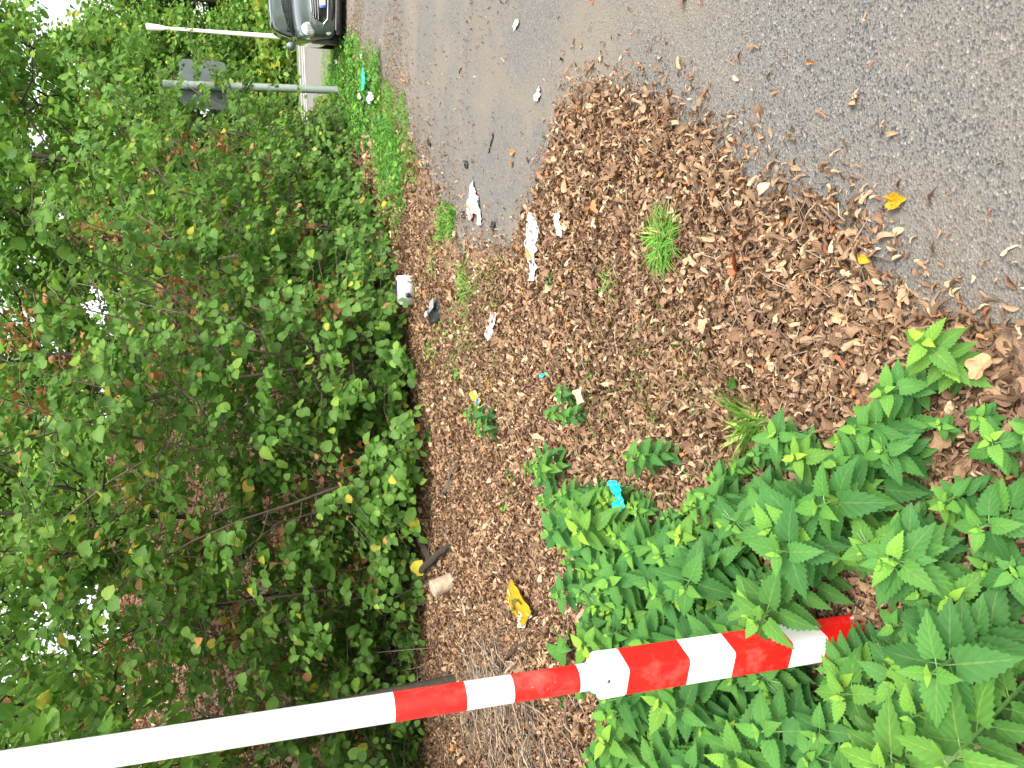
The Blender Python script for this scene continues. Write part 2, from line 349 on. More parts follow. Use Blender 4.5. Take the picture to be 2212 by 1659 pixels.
scatter(88000, (-1.9, 2.0), (.9, 3.3), .027, fin, .02, .012, .035)
scatter(90000, (-3.2, 3.2), (3.3, 6.2), .033, fin, 0, .01)
scatter(75000, (-4.8, 4.5), (6.2, 10.5), .04, fin, -.05, .02)
scatter(60000, (-10, 7), (9.5, 20), .075, fin, .05, .1)
def fedge(x, y):
    e = poly_dist(x, y, edge_line); return ~in_poly(x, y, LIT2)*(np.exp(-e/.07)*.8+np.exp(-e/.4)*.01)
scatter(60000, (-.5, 3.2), (.9, 6.5), .021, fedge, .12, 0)
def flot(x, y):
    kd_ = poly_dist(x, y, KL); a = np.clip(vnoise(x, y*.5, 1.1, 5)-.45, 0, 1)*2
    return ~in_poly(x, y, LIT2)*(.002+.010*np.clip((y-3)/3, 0, 1)+.75*np.exp(-kd_/.35)+.9*a*np.exp(-kd_/1.2)+.05*a*np.clip((y-3)/2, 0, 1))
scatter(190000, (-.2, 9), (1, 17), .017, flot, .02, 0)
def fkerb(x, y): return np.exp(-(poly_dist(x, y, KL)/.16)**2)*(.08+.5*vnoise(x, y, 2.2, 8))
scatter(60000, (.8, 8), (5.5, 16), .022, fkerb, .05, .0)
tag(lac.obj('leaf_litter', M_LITTER), 'carpet of dry brown curled leaves and husks over the ground', 'leaf litter', kind='stuff')
# ------------------------------------------------------------------ hazel bushes
HZ = [leaf_tpl(lambda t: max(.02, .44*math.sin(math.pi*t**.85)**.62), 5, fold=.22, curl=.18, wav=.03),
      leaf_tpl(lambda t: max(.02, .46*math.sin(math.pi*t**.9)**.6), 5, fold=.1, curl=.4, wav=.05, tw=.3),
      leaf_tpl(lambda t: max(.02, .40*math.sin(math.pi*t**.8)**.7), 5, fold=.5, curl=.25, tw=-.4)]
def norm(v): v = np.asarray(v, float); return v/(np.linalg.norm(v)+1e-9)
def curve(p0, d0, d1, Ln, n=7, wig=.04):
    p = [np.array(p0, float)]; 
    for i_ in range(n-1):
        t = i_/(n-1); d = norm((1-t)*np.array(d0)+t*np.array(d1)+rng.normal(0, wig*2, 3)); p.append(p[-1]+d*Ln/(n-1))
    return np.array(p)
def bush_meshes(H, Rd, nst, lsize, seed, zmin=.15, dens=1.0, yellow=0.0):
    global rng
    keep = rng; rng = np.random.default_rng(seed)
    br = Acc(); lf = Acc(); LP = []; LD = []; LN = []
    for s in range(nst):
        a = 2*math.pi*(s+rng.random()*.8)/nst; o = np.array([math.cos(a), math.sin(a), 0])
        ln = H*rng.uniform(.75, 1.1)
        st = curve(o*rng.uniform(.03, .2), norm(o*.18+[0, 0, 1]), norm(o*rng.uniform(.5, 1.4)*Rd/1.2+[0, 0, .9]), ln, 9, .05)
        br.tube(st, np.linspace(.017, .004, 9)*H/4, 6)
        nb = int(21*dens*H/4)
        for b in range(nb):
            t = .02+.98*rng.random()**1.5; k = t*8; i_ = min(7, int(k)); p = st[i_]+(st[i_+1]-st[i_])*(k-i_)
            aa = rng.uniform(0, 2*math.pi); q = norm(o*.6+[math.cos(aa), math.sin(aa), 0])
            bl = Rd*rng.uniform(.35, .85)*(1.1-.5*t)
            bc = curve(p, norm(q+[0, 0, .35]), norm(q+[0, 0, -.25]), bl, 5, .08)
            br.tube(bc, np.linspace(.007, .0025, 5), 4)
            for sh in range(4):
                tt = rng.uniform(.15, 1); k = tt*4; i_ = min(3, int(k)); p2 = bc[i_]+(bc[i_+1]-bc[i_])*(k-i_)
                q2 = norm(norm(bc[-1]-bc[0])+rng.normal(0, .6, 3)); sl_ = rng.uniform(.2, .45)
                sc_ = curve(p2, q2, norm(q2+[0, 0, -.5]), sl_, 4, .08)
                if sc_[:, 2].min() < zmin: continue
                br.tube(sc_, np.linspace(.0028, .0012, 4), 3)
                nl = max(3, int(sl_/.05)); sd_ = norm(np.cross(q2, [0, 0, 1]))
                for l in range(nl):
                    k = (l+.6)/nl*3; i_ = min(2, int(k)); pp = sc_[i_]+(sc_[i_+1]-sc_[i_])*(k-i_)
                    s_ = sd_*(1 if l % 2 else -1); dd = norm(q2*.5+s_+rng.normal(0, .25, 3)+[0, 0, -.3])
                    LP.append(pp+dd*.01); LD.append(dd); out = norm([pp[0], pp[1], 0])
                    LN.append(norm(np.array([0, 0, .75])+out*.95+rng.normal(0, .3, 3)))
    LP = np.array(LP); LD = np.array(LD); LN = np.array(LN); n = len(LP)
    sc = lsize*rng.lognormal(0, .25, n); ti = rng.beta(2.2, 3.2, n); ti = np.where(rng.random(n) < .022+yellow, rng.uniform(.88, 1, n), np.minimum(ti, .88))
    ti = np.clip(ti+.12*(vnoise(LP[:, 0]+LP[:, 2], LP[:, 1]+seed, 2.2)-.5), 0, 1)
    w_ = rng.integers(0, 3, n); Rm = frames(LD, LN)
    for i_ in range(3): s = w_ == i_; lf.inst(HZ[i_], Rm[s], LP[s], sc[s], ti[s])
    rng = keep
    return br, lf
def make_bush(name, H, Rd, nst, ls, seed, **kw):
    br, lf = bush_meshes(H, Rd, nst, ls, seed, **kw)
    root = empty(name); br.obj('branches', M_BARK2, root); lf.obj('foliage', M_HAZEL, root)
    print(name, seed, lf.n); return root
def copy_tree(o, parent=None):
    c = o.copy(); link(c); c.parent = parent
    for ch in [x for x in S.objects if x.parent == o]: copy_tree(ch, c)
    return c
kids = {}
def copy_thing(o):
    c = o.copy(); link(c)
    for ch in kids.setdefault(o.name, [x for x in bpy.data.objects if x.parent == o]):
        d = ch.copy(); link(d); d.parent = c
    return c
protoA = make_bush('hazel_bush', 4.6, 1.5, 9, .092, 11)
protoB = make_bush('hazel_bush', 4.2, 1.4, 8, .1, 12, yellow=.02)
protoC = make_bush('hazel_bush', 5.0, 1.7, 9, .088, 13, dens=1.1)
HB = 'hazel bushes of the hedge behind the verge'
bushes = [  # x, y, rot, scale, proto, label
 (-5.6, 8.9, 0, 1.05, 0, 'leftmost hazel bush of the hedge, partly behind the barrier pole'),
 (-3.9, 10.3, 2.1, 1.1, 2, 'hazel bush behind the dark tree trunk at the left end of the hedge'),
 (-2.2, 9.9, 1.0, .95, 1, 'hazel bush rising behind the short cut wooden post'),
 (-.9, 9.6, 4.1, 1.0, 0, 'hazel bush with branches hanging over the red strip at its foot'),
 (.35, 9.9, 2.6, 1.0, 2, 'broad hazel bush with low branches left of the white canister'),
 (1.3, 11.2, 5.0, .95, 1, 'hazel bush directly behind the white canister'),
 (2.4, 12.6, .7, .95, 0, 'hazel bush behind the red scrap in the middle of the hedge'),
 (3.4, 14.0, 3.3, .85, 1, 'hazel bush behind the long green grass tuft on the verge'),
 (4.6, 15.6, 1.9, .85, 2, 'hazel bush just left of the grey backed road sign'),
 (5.4, 17.4, 5.5, .8, 1, 'rightmost hazel bush, beside the foot of the road sign pole'),
 (-7.6, 10.6, 3.0, 1.15, 2, 'hazel bush in the far left background behind the barrier tube'),
]
PR = [protoA, protoB, protoC]
nb_ = make_bush('hazel_bush', 5.2, 1.9, 8, .115, 17, zmin=1.25); nb_.location = (-4.7, 5.7, 0)
tag(nb_, 'nearest hazel bush with large leaves hanging in beside the white tube', 'bush', 'hazel bushes of the hedge behind the verge')
PR = [protoA, protoB, protoC]; used = set()
for (x, y, r, s, pi, lab) in bushes:
    o = PR[pi] if pi not in used else copy_thing(PR[pi]); used.add(pi)
    y -= .45 if x < 2.5 else .15; o.location = (x, y, float(terr(x, y)[0])-.05); o.rotation_euler = (0, 0, r); o.scale = (s, s, s)
    tag(o, lab, 'bush', HB)
def tree(name, x, y, H, tr, crown_z, Rd, nleaf, ls, m, label, group, seed, lean=(0, 0), mbark=None, flat=1.0, nlimb=7, cl=2.6, cat='tree'):
    global rng
    keep = rng; rng = np.random.default_rng(seed)
    z0 = float(terr(x, y)[0])-.1; root = empty(name, (x, y, z0)); tr_ = Acc(); top = np.array([lean[0], lean[1], H*.93])
    ts = np.linspace(0, 1, 12)[:, None]; pts = top*ts + np.c_[np.sin(ts*5+seed)*.08, np.cos(ts*4+seed)*.08, ts*0]*H*.06
    pts -= pts[0]; tr_.tube(pts, tr*(1.25-ts[:, 0]*1.05)+.01, 10)
    C = []
    for i_ in range(nlimb*3):
        t = rng.uniform(crown_z/H, .98); p = pts[min(11, int(t*11))]; a = rng.uniform(0, 6.28)
        d = norm([math.cos(a), math.sin(a), .55]); ln = Rd*rng.uniform(.5, 1.05)*(1.15-.6*abs(t-.5))
        c = curve(p, d, norm(d+[0, 0, -.1]), ln, 6, .08); tr_.tube(c, np.linspace(tr*.3, .012, 6), 5)
        for k in (2, 3, 4, 5): C.append(c[k]+rng.normal(0, .25, 3))
        for k in range(2):
            c2 = curve(c[rng.integers(2, 5)], norm(d+rng.normal(0, .7, 3)), d, ln*.5, 4, .1); tr_.tube(c2, np.linspace(.02, .006, 4), 4); C.append(c2[-1])
    tr_.obj('trunk', mbark or M_BARK, root)
    C = np.array(C); n = nleaf; ci = rng.integers(0, len(C), n); cr = Rd/cl/2
    v = rng.normal(0, 1, (n, 3)); v /= np.linalg.norm(v, axis=1)[:, None]; rr = rng.random(n)**.5
    pos = C[ci]+v*(rr*cr*rng.uniform(.7, 1.3, len(C))[ci])[:, None]*np.array([1, 1, .7*flat])
    a = rng.uniform(0, 6.28, n); dd = np.stack([np.cos(a), np.sin(a), rng.normal(-.4, .3, n)], 1); nn = v*.7+rng.normal(0, .4, (n, 3)); nn[:, 2] += .7
    cv = rng.uniform(-.15, .2, len(C))[ci]; ti = np.clip(rng.beta(2.5, 3, n)+cv, 0, 1); lf = Acc(); Rm = frames(dd, nn); sc = ls*rng.lognormal(0, .25, n)
    w_ = rng.integers(0, 2, n); tp = [HZ[0], HZ[2]] if ls < .15 else [HZF, HZF2]
    for i_ in range(2): s = w_ == i_; lf.inst(tp[i_], Rm[s], pos[s], sc[s], ti[s])
    lf.obj('crown', m, root); tag(root, label, cat, group); rng = keep; return root
HZF = leaf_tpl(lambda t: .42*math.sin(math.pi*t)**.7 if 0 < t < 1 else .03, 2, fold=.3, curl=.3)
HZF2 = leaf_tpl(lambda t: .5*math.sin(math.pi*t)**.5 if 0 < t < 1 else .03, 2, fold=.1, curl=-.2)
TG = 'trees standing in and behind the hedge'
b0 = P(1000, 1448)
tree('tree', b0[0]-.12, b0[1]+.1, 11, .042, 4.6, 3.2, 5500, .11, M_HAZEL, 'dark trunked tree rising beside the striped barrier pole', TG, 21, lean=(-.3, .2))
b1 = P(948, 1290)
tree('tree', b1[0]-.2, b1[1]+2.2, 9, .026, 3.6, 2.4, 4200, .1, M_HAZEL, 'slender dark tree behind the cut wooden post', TG, 22, lean=(-.5, .3))
b2 = P(935, 1180)
tree('tree', b2[0], b2[1]+2.2, 8.5, .024, 3.2, 2.2, 3500, .1, M_HAZEL, 'thin leaning tree with stems right of the cut wooden post', TG, 23, lean=(.7, .2))
tree('tree', 3.9, 16.6, 10, .055, 5.0, 3.0, 6500, .12, M_HAZEL, 'leafy tree reaching over the road sign and lamp post', TG, 24, lean=(1.2, -.6))
tree('tree', 6.0, 19.6, 8.5, .055, 4.8, 3.2, 7500, .12, M_HAZEL, 'tree crown overhanging the sky corner above the parked car', TG, 25, lean=(.8, -.5))
tree('tree', .8, 14.0, 9, .055, 3.8, 2.8, 7500, .12, M_HAZEL, 'tree rising out of the middle of the hedge behind the bushes', TG, 26)
tree('tree', 2.9, 14.6, 8.5, .05, 3.4, 2.6, 6500, .11, M_HAZEL, 'slim leafy tree behind the hedge midway to the road sign', TG, 27)
SG = 'tall trees left of the car park'
for k, (x, y, H, R_) in enumerate([(-11.5, 14.5, 12, 4.0), (-14, 20, 13, 4.5)]):
    tree('tree', x, y, H, .2, 4.6, R_, 5200, .24, M_CANOPY, ['tall broad tree behind the left end of the hedge', 'tallest tree far behind the left end of the hedge'][k], SG, 40+k)
# far woodland beyond the road
FG = 'woodland trees beyond the road'
far = [(9, 45, 13, 'woodland tree seen just left of the road sign, behind the hedge top'), (16, 44.5, 13.5, 'sunlit woodland tree directly behind the road sign'), (22.5, 46, 12.5, 'woodland tree behind the parked car and the street lamp'), (29, 44, 12, 'woodland tree beyond the right edge of the parked car'),
 (12, 52, 15, 'taller back row tree between hedge and road sign'), (21, 54, 14, 'tallest back row tree above the parked car'), (2, 44, 14, 'woodland tree glimpsed through the middle of the hedge'), (-5, 40, 13, 'woodland tree glimpsed through the left part of the hedge'), (-3, 30, 9, 'low tree glimpsed between the two dark trunks'), (-11, 28, 9, 'low tree glimpsed beside the white barrier tube')]
tp = {}
for k, (x, y, H, lab) in enumerate(far):
    kk = k % 3
    if kk not in tp:
        o = tree('tree', x, y, 14, .22, 1.2, 4.6, 24000, .24, M_FAR, 'x', FG, 60+k, nlimb=12, cl=2.2); tp[kk] = o
    else: o = copy_thing(tp[kk])
    s = H/14; o.location = (x, y, float(terr(x, y)[0])-.2); o.scale = (s*1.05, s*1.05, s); o.rotation_euler = (0, 0, k*1.7)
    tag(o, lab, 'tree', FG)
# undergrowth along the wood edge
ug = Acc(); n = 16000
x = rng.uniform(2, 60, n); y = 41.9+rng.normal(0, .5, n)+rng.random(n)*1.4; z = rng.random(n)**.8*2.6*(.6+.6*vnoise(x, y, .5))
ug.inst(HZF, rnd_frames(n, .6, .8), np.c_[x, y, z+.05], .3*rng.lognormal(0, .3, n), np.clip(rng.beta(2, 2, n)+.2, 0, 1))
tag(ug.obj('undergrowth', M_FAR), 'bright green undergrowth along the far edge of the road', 'undergrowth', kind='stuff')
# line of the barrier pole
A_ = D(1460, 1432, 1.94); yb = A_[1]; B_ = DY(300, 1613, yb); ax = norm(B_-A_)
# ------------------------------------------------------------------ nettles
NT = [leaf_tpl(lambda t: max(.02, .3*(math.sin(math.pi*min(1, (t*.9+.1))**.6)**.95)), 16, fold=.22, curl=c, serr=.1, cols=1, tw=tw_) for c, tw_ in ((.25, 0), (.4, .25), (.12, -.2))]
def nettle(h, pairs, big, seed, bright=0.0):
    pairs += 3; big *= 1.0
    r = np.random.default_rng(seed); st = Acc(); lf = Acc()
    ln = r.uniform(-.1, .1, 2); pts = np.array([[ln[0]*h*t*t, ln[1]*h*t*t, h*t] for t in np.linspace(0, 1, 8)])
    st.tube(pts, np.linspace(.0045, .0022, 8), 5); a = r.uniform(0, 3.14)
    LP, LD, LN, SC, TI = [], [], [], [], []
    for p in range(pairs):
        t = 1-((p/pairs)**1.25)*.88; base = pts[0]+(pts[-1]-pts[0])*t; base[:2] = ln*h*t*t
        size = big*min(1, .22+.3*p)*(1-.25*max(0, (p-4))/pairs)*r.uniform(.9, 1.1); el = (.7-.3*p) if p < 3 else r.uniform(-.32, .12)
        for s in (0, 1):
            aa = a+s*math.pi+r.normal(0, .12); d = np.array([math.cos(aa)*math.cos(el), math.sin(aa)*math.cos(el), math.sin(el)])
            pet = size*.22*(p > 0); 
            if pet > .004: st.tube([base, base+d*pet*.5+[0, 0, .002], base+d*pet], .0012, 3)
            nn = np.array([-math.cos(aa)*math.sin(el), -math.sin(aa)*math.sin(el), math.cos(el)])+r.normal(0, .12, 3)
            LP.append(base+d*pet); LD.append(d+r.normal(0, .05, 3)); LN.append(nn); SC.append(size*r.uniform(.88, 1.1)); TI.append(np.clip(.92-.2*p+bright+r.normal(0, .07), .12, 1) if p < 4 else np.clip(.32+bright+r.normal(0, .12), 0, 1))
        a += math.pi/2+r.normal(0, .1)
    if seed % 4 == 0:
        for k in range(6):
            aa = r.uniform(0, 6.28); b0_ = pts[-2]; st.tube([b0_, b0_+[math.cos(aa)*.02, math.sin(aa)*.02, .012], b0_+[math.cos(aa)*.045, math.sin(aa)*.045, .002]], .0016, 4)
    LP, LD, LN, SC, TI = map(np.array, (LP, LD, LN, SC, TI)); w_ = r.integers(0, 3, len(LP)); Rm = frames(LD, LN)
    for i_ in range(3): s = w_ == i_; lf.inst(NT[i_], Rm[s], LP[s], SC[s], TI[s])
    root = empty('nettle'); st.obj('stem', M_STEM, root); lf.obj('leaves', M_NETTLE, root); return root
NP = [nettle(.33, 9, .092, 1), nettle(.38, 10, .105, 2, .02), nettle(.29, 8, .07, 3, .12), nettle(.35, 9, .08, 4), nettle(.25, 7, .055, 5, .2), nettle(.42, 10, .09, 6, -.05), nettle(.31, 8, .075, 9, .05), nettle(.17, 6, .05, 7, .02)]
LOOK = ['mid sized nettle', 'big leaved nettle', 'fresh green nettle', 'dark green nettle', 'small pale nettle', 'tall nettle', 'broad topped nettle', 'low young nettle']
def zone_label(x, y, i_):
    d = np.array([x, y, .3])-CAM; zc = d@FW; px = 1106-FP*(d@UP)/zc; py = 829.5-FP*(d@RT)/zc; rel = py-(1432-(px-1460)*.182)
    col = ['at the far left of the patch', 'in the left part of the patch', 'in the middle of the patch', 'in the right part of the patch', 'at the right edge of the photo'][int(np.searchsorted([1380, 1580, 1780, 1980], px))]
    row = ['along its upper border', 'in its upper half', 'just above the pole', 'just below the pole', 'at the bottom'][int(np.searchsorted([-400, -180, 0, 130], rel))]
    return LOOK[i_]+' '+col+', '+row
NG = 'stinging nettles of the big patch round the barrier pole'
NGL = 'leafy green stinging nettle within the dense patch around the barrier pole'
patchp = [P(px, py, .27)[:2] for px, py in [(1140, 1120), (1200, 1050), (1370, 1100), (1450, 1020), (1540, 975), (1640, 955), (1740, 920), (1800, 880), (1930, 870), (2000, 880), (2070, 980), (2110, 1030), (2100, 1080), (2020, 1130), (1930, 1170), (2040, 1270), (2150, 1340), (2300, 1440), (2330, 1800), (1270, 1800), (1245, 1640), (1285, 1560), (1235, 1400), (1175, 1220)]]
patchp = np.array(patchp); nused = set(); placed = []; TB = P(1402, 1060, .1)
def place_nettle(x, y, i_, s, lab=None, grp=None, r=None):
    o = NP[i_] if i_ not in nused else copy_thing(NP[i_]); nused.add(i_)
    o.location = (x, y, float(terr(x, y)[0])-.01); o.rotation_euler = (Matrix.Rotation(random.gauss(.42, .12), 3, 'X') @ Matrix.Rotation(random.gauss(.06, .12), 3, 'Y') @ Matrix.Rotation(random.uniform(0, 6.28), 3, 'Z')).to_euler(); o.scale = (s, s, s)
    if lab is None: lab = zone_label(x, y, i_)
    tag(o, lab, 'nettle', NG if grp is None else grp); return o
def hides_pole(x, y):
    # nettles do not grow between the viewer's side path and the pole's lower stripes
    for zz in (.05, .18, .3, .42):
        d = np.array([x, y-.45*zz, zz])-CAM; zc = d@FW; px = 1106-FP*(d@UP)/zc; py = 829.5-FP*(d@RT)/zc
        c_ = 1432-(px-1460)*.182; hw_ = 92
        if px < 1835 and abs(py-c_) < hw_ and y < A_[1]+.24: return True
    return False
tries = 0
lo, hi = patchp.min(0), patchp.max(0)
def vis(x, y, z):
    d = np.array([x, y, z])-CAM; zc = d@FW
    if zc < .3: return False
    px = 1106-FP*(d@UP)/zc; py = 829.5-FP*(d@RT)/zc; return -20 < py < 1720 and -60 < px < 2290
while tries < 30000 and len(placed) < 266:
    tries += 1; x, y = random.uniform(lo[0], hi[0]), random.uniform(lo[1], hi[1])
    if not in_poly(np.array([x]), np.array([y]), patchp)[0] or not vis(x, y, .35) or hides_pole(x, y) or math.hypot(x-TB[0], y-TB[1]) < .13: continue
    if any((x-a)**2+(y-b)**2 < .083**2 for a, b in placed): continue
    placed.append((x, y))
pd = poly_dist(np.array([p[0] for p in placed]), np.array([p[1] for p in placed]), np.vstack([patchp, patchp[:1]]))
print('nettles', len(placed))
for (x, y), dd in zip(placed, pd):
    i_ = random.choice([0, 1, 2, 3, 5, 6, 4]) if dd > .1 else random.choice([2, 4, 6, 0])
    place_nettle(x, y, i_, random.choice([random.uniform(.62, .85), random.uniform(.85, 1.1), random.uniform(.9, 1.22)])*(1 if dd > .1 else .8))
for (px, py, i_, s_) in [(1905, 1300, 3, .75), (1935, 1370, 0, .8), (1965, 1330, 1, .8), (1900, 1400, 6, .8), (1990, 1410, 5, .8), (1875, 1440, 2, .8), (1945, 1290, 2, .9), (2010, 1360, 6, .9), (1960, 1450, 0, .85)]:
    p = P(px, py, .22); place_nettle(p[0], p[1], i_, s_)
YG = 'young nettles scattered on the leaf litter'
ycount = []
for (px, py, i_, s, lab) in [(1905, 838, 4, 1.1, 'small nettle, the upper one at the asphalt side tip of the patch'), (1985, 832, 2, .9, 'nettle with two bright side leaves nearest the asphalt'),
        (1035, 905, 0, .9, 'leafy young nettle right beside the yellow and blue wrapper'), (1040, 935, 7, 1.5, None), (1190, 865, 7, 1.1, None), (1215, 890, 7, 1.2, None), (1175, 895, 7, 1.1, None), (1170, 985, 7, 1.4, None),
        (1180, 1010, 7, 1.6, None), (1155, 1045, 7, 1.4, None), (1190, 1065, 7, 1.6, None), (1200, 1110, 2, .8, None), (1120, 1010, 7, 1.0, None), (1370, 1000, 7, 1.5, None), (1400, 985, 7, 1.3, None), (1245, 1480, 7, 1.4, None)]:
    p = P(px, py, .15); place_nettle(p[0], p[1], i_, s, lab or 'low young nettle on brown leaves, '+['nearest the yellow wrapper', 'left of the three by the turquoise scrap', 'middle of the three by the turquoise scrap', 'right of the three by the turquoise scrap', 'at the start of the row leading to the patch', 'second in the row leading to the patch', 'third in the row leading to the patch', 'fourth in the row leading to the patch', 'touching the left corner of the patch', 'on the far left of the row', 'above the turquoise bag', 'left above the turquoise bag', 'between the barrier tube and the burdock leaves'][ycount.append(0) or len(ycount)-1], YG)
# ------------------------------------------------------------------ grass
BL = leaf_tpl(lambda t: .038*(1-t)**.6+.002, 4, fold=.3, curl=.55)
def tuft_acc(acc, cx, cy, n, r, h, tb=0., lay=.6, z=None, dirb=None):
    a = rng.uniform(0, 6.28, n); rr = r*np.sqrt(rng.random(n)); x = cx+rr*np.cos(a); y = cy+rr*np.sin(a)
    b = rng.uniform(0, 6.28, n); d = np.stack([np.cos(b)*lay, np.sin(b)*lay, rng.uniform(.5, 1, n)], 1)
    if dirb is not None: d += np.array(dirb)
    nn = np.stack([-np.cos(b), -np.sin(b), np.full(n, .4)], 1)
    acc.inst(BL, frames(d, nn), np.c_[x, y, terr(x, y)], h*rng.uniform(.5, 1.2, n), np.clip(rng.beta(2, 2, n)+tb, 0, 1))
ga = Acc()
def grass_px(pts, n, r, h, tb=0., lay=.6):
    for (px, py) in pts:
        p = P(px, py); tuft_acc(ga, p[0], p[1], n, r, h, tb, lay)
grass_px([(830, 330), (845, 300), (850, 350), (860, 380), (835, 370), (820, 300)], 420, .5, .2, -.05)
grass_px([(800, 225), (815, 260), (790, 180), (775, 150), (840, 270), (800, 280), (850, 285), (870, 300)], 800, .55, .12, -.05)
grass_px([(765, 150), (775, 180), (785, 215), (795, 250), (770, 130), (780, 240), (770, 210)], 700, .5, .1, .0, .7)
grass_px([(800, 160), (812, 200), (825, 240), (815, 225), (835, 262)], 600, .5, .11, .0, .8)
grass_px([(880, 300), (870, 270), (888, 340), (865, 320), (895, 365), (850, 400)], 300, .3, .08, .1)
grass_px([(845, 430), (850, 470), (868, 460), (860, 505)], 170, .3, .14, -.1)
grass_px([(965, 470), (955, 490), (980, 480)], 160, .14, .12, 0)
grass_px([(940, 560), (1005, 610), (1010, 590), (1015, 640), (945, 770), (955, 700)], 60, .16, .12, .1)
grass_px([(700, 180), (712, 130), (705, 230), (690, 250), (715, 170), (722, 120)], 900, .9, .12, .25)
for k in range(150):
    p = P(random.uniform(900, 1120), random.uniform(560, 900)); tuft_acc(ga, p[0], p[1], random.randint(4, 14), .1, .09, .2)
for k in range(130):
    px, py = random.gauss(1390, 90), random.gauss(900, 120); p = P(px, py); tuft_acc(ga, p[0], p[1], random.randint(4, 12), .08, .13, .1, 1.2)
for k in range(70):
    px, py = random.gauss(1310, 50), random.gauss(720, 120); p = P(px, py); tuft_acc(ga, p[0], p[1], random.randint(5, 12), .07, .1, .2, 1.2)
for k in range(12):
    px, py = random.gauss(1480, 60), random.gauss(560, 60); p = P(px, py); tuft_acc(ga, p[0], p[1], 6, .05, .08, .25, 1.2)
for k in range(46):
    p = P(random.gauss(2080, 60), random.gauss(1200, 45)); tuft_acc(ga, p[0], p[1], 12, .05, .12, .1, 1.3)
tag(ga.obj('grass', M_GRASS), 'green grass along the verge and between the leaves', 'grass', kind='stuff')
def tuft(px, py, n, r, h, tb, lab, lay=.6, dirb=None):
    p = P(px, py); a = Acc(); tuft_acc(a, 0, 0, n, r, h, tb, lay, dirb=dirb)
    v = np.vstack(a.V); v[:, 2] -= float(terr(0, 0)[0]); a.V = [v]
    o = a.obj('grass_tuft', M_GRASS); o.location = T3(p, .02); tag(o, lab, 'grass tuft', 'separate grass tufts')
tuft(1450, 522, 650, .07, .105, .12, 'vivid green round grass tuft in the middle of the brown leaves', .8)
tuft(1650, 905, 90, .05, .17, .22, 'long bladed grass tuft at the tip of the nettle patch', .5, (-.25, .5, 0))
tuft(1330, 610, 60, .06, .08, .2, 'thin pale grass tuft on the leaves above the vivid one', 1)
# broadleaf weeds on the verge
WD = leaf_tpl(oval(.4), 3, fold=.3, curl=.3); wa = Acc()
def weeds(px, py, r, n, s, tb, zh=.12):
    p = P(px, py); a = rng.uniform(0, 6.28, n); rr = r*np.sqrt(rng.random(n)); x = p[0]+rr*np.cos(a); y = p[1]+rr*np.sin(a)
    wa.inst(WD, rnd_frames(n, 1, .4), np.c_[x, y, terr(x, y)+rng.random(n)*zh+.01], s*rng.lognormal(0, .3, n), np.clip(rng.beta(2, 3, n)+tb, 0, .95))
for px, py, r, n in [(745, 150, .7, 900), (735, 180, .7, 900), (745, 215, .8, 1000), (730, 240, .8, 800), (760, 255, .6, 700), (720, 205, .7, 500), (790, 200, .6, 500), (800, 240, .6, 500), (830, 290, .5, 260), (845, 340, .5, 200), (870, 380, .4, 120), (820, 170, .4, 200), (762, 130, .5, 400), (765, 165, .5, 400), (770, 200, .5, 400), (774, 235, .5, 400), (780, 270, .4, 260), (786, 300, .3, 150)]: weeds(px, py, r, n, .06, .3, .12)
for px, py, r, n, s in [(995, 790, .12, 60, .035), (1000, 815, .08, 30, .03), (880, 385, .1, 40, .05), (980, 470, .1, 40, .04), (1115, 1035, .07, 20, .04), (1100, 1090, .05, 16, .04), (1200, 605, .04, 20, .02), (1270, 1120, .05, 10, .05), (1235, 1500, .06, 14, .05), (930, 755, .1, 30, .04), (880, 445, .12, 40, .04), (850, 900, .1, 14, .09), (930, 940, .1, 12, .09), (1130, 1060, .05, 14, .03)]: weeds(px, py, r, n, s, .3, .04)
tag(wa.obj('weeds', M_NETTLE), 'low broad leaved green weeds on the verge', 'weeds', kind='stuff')
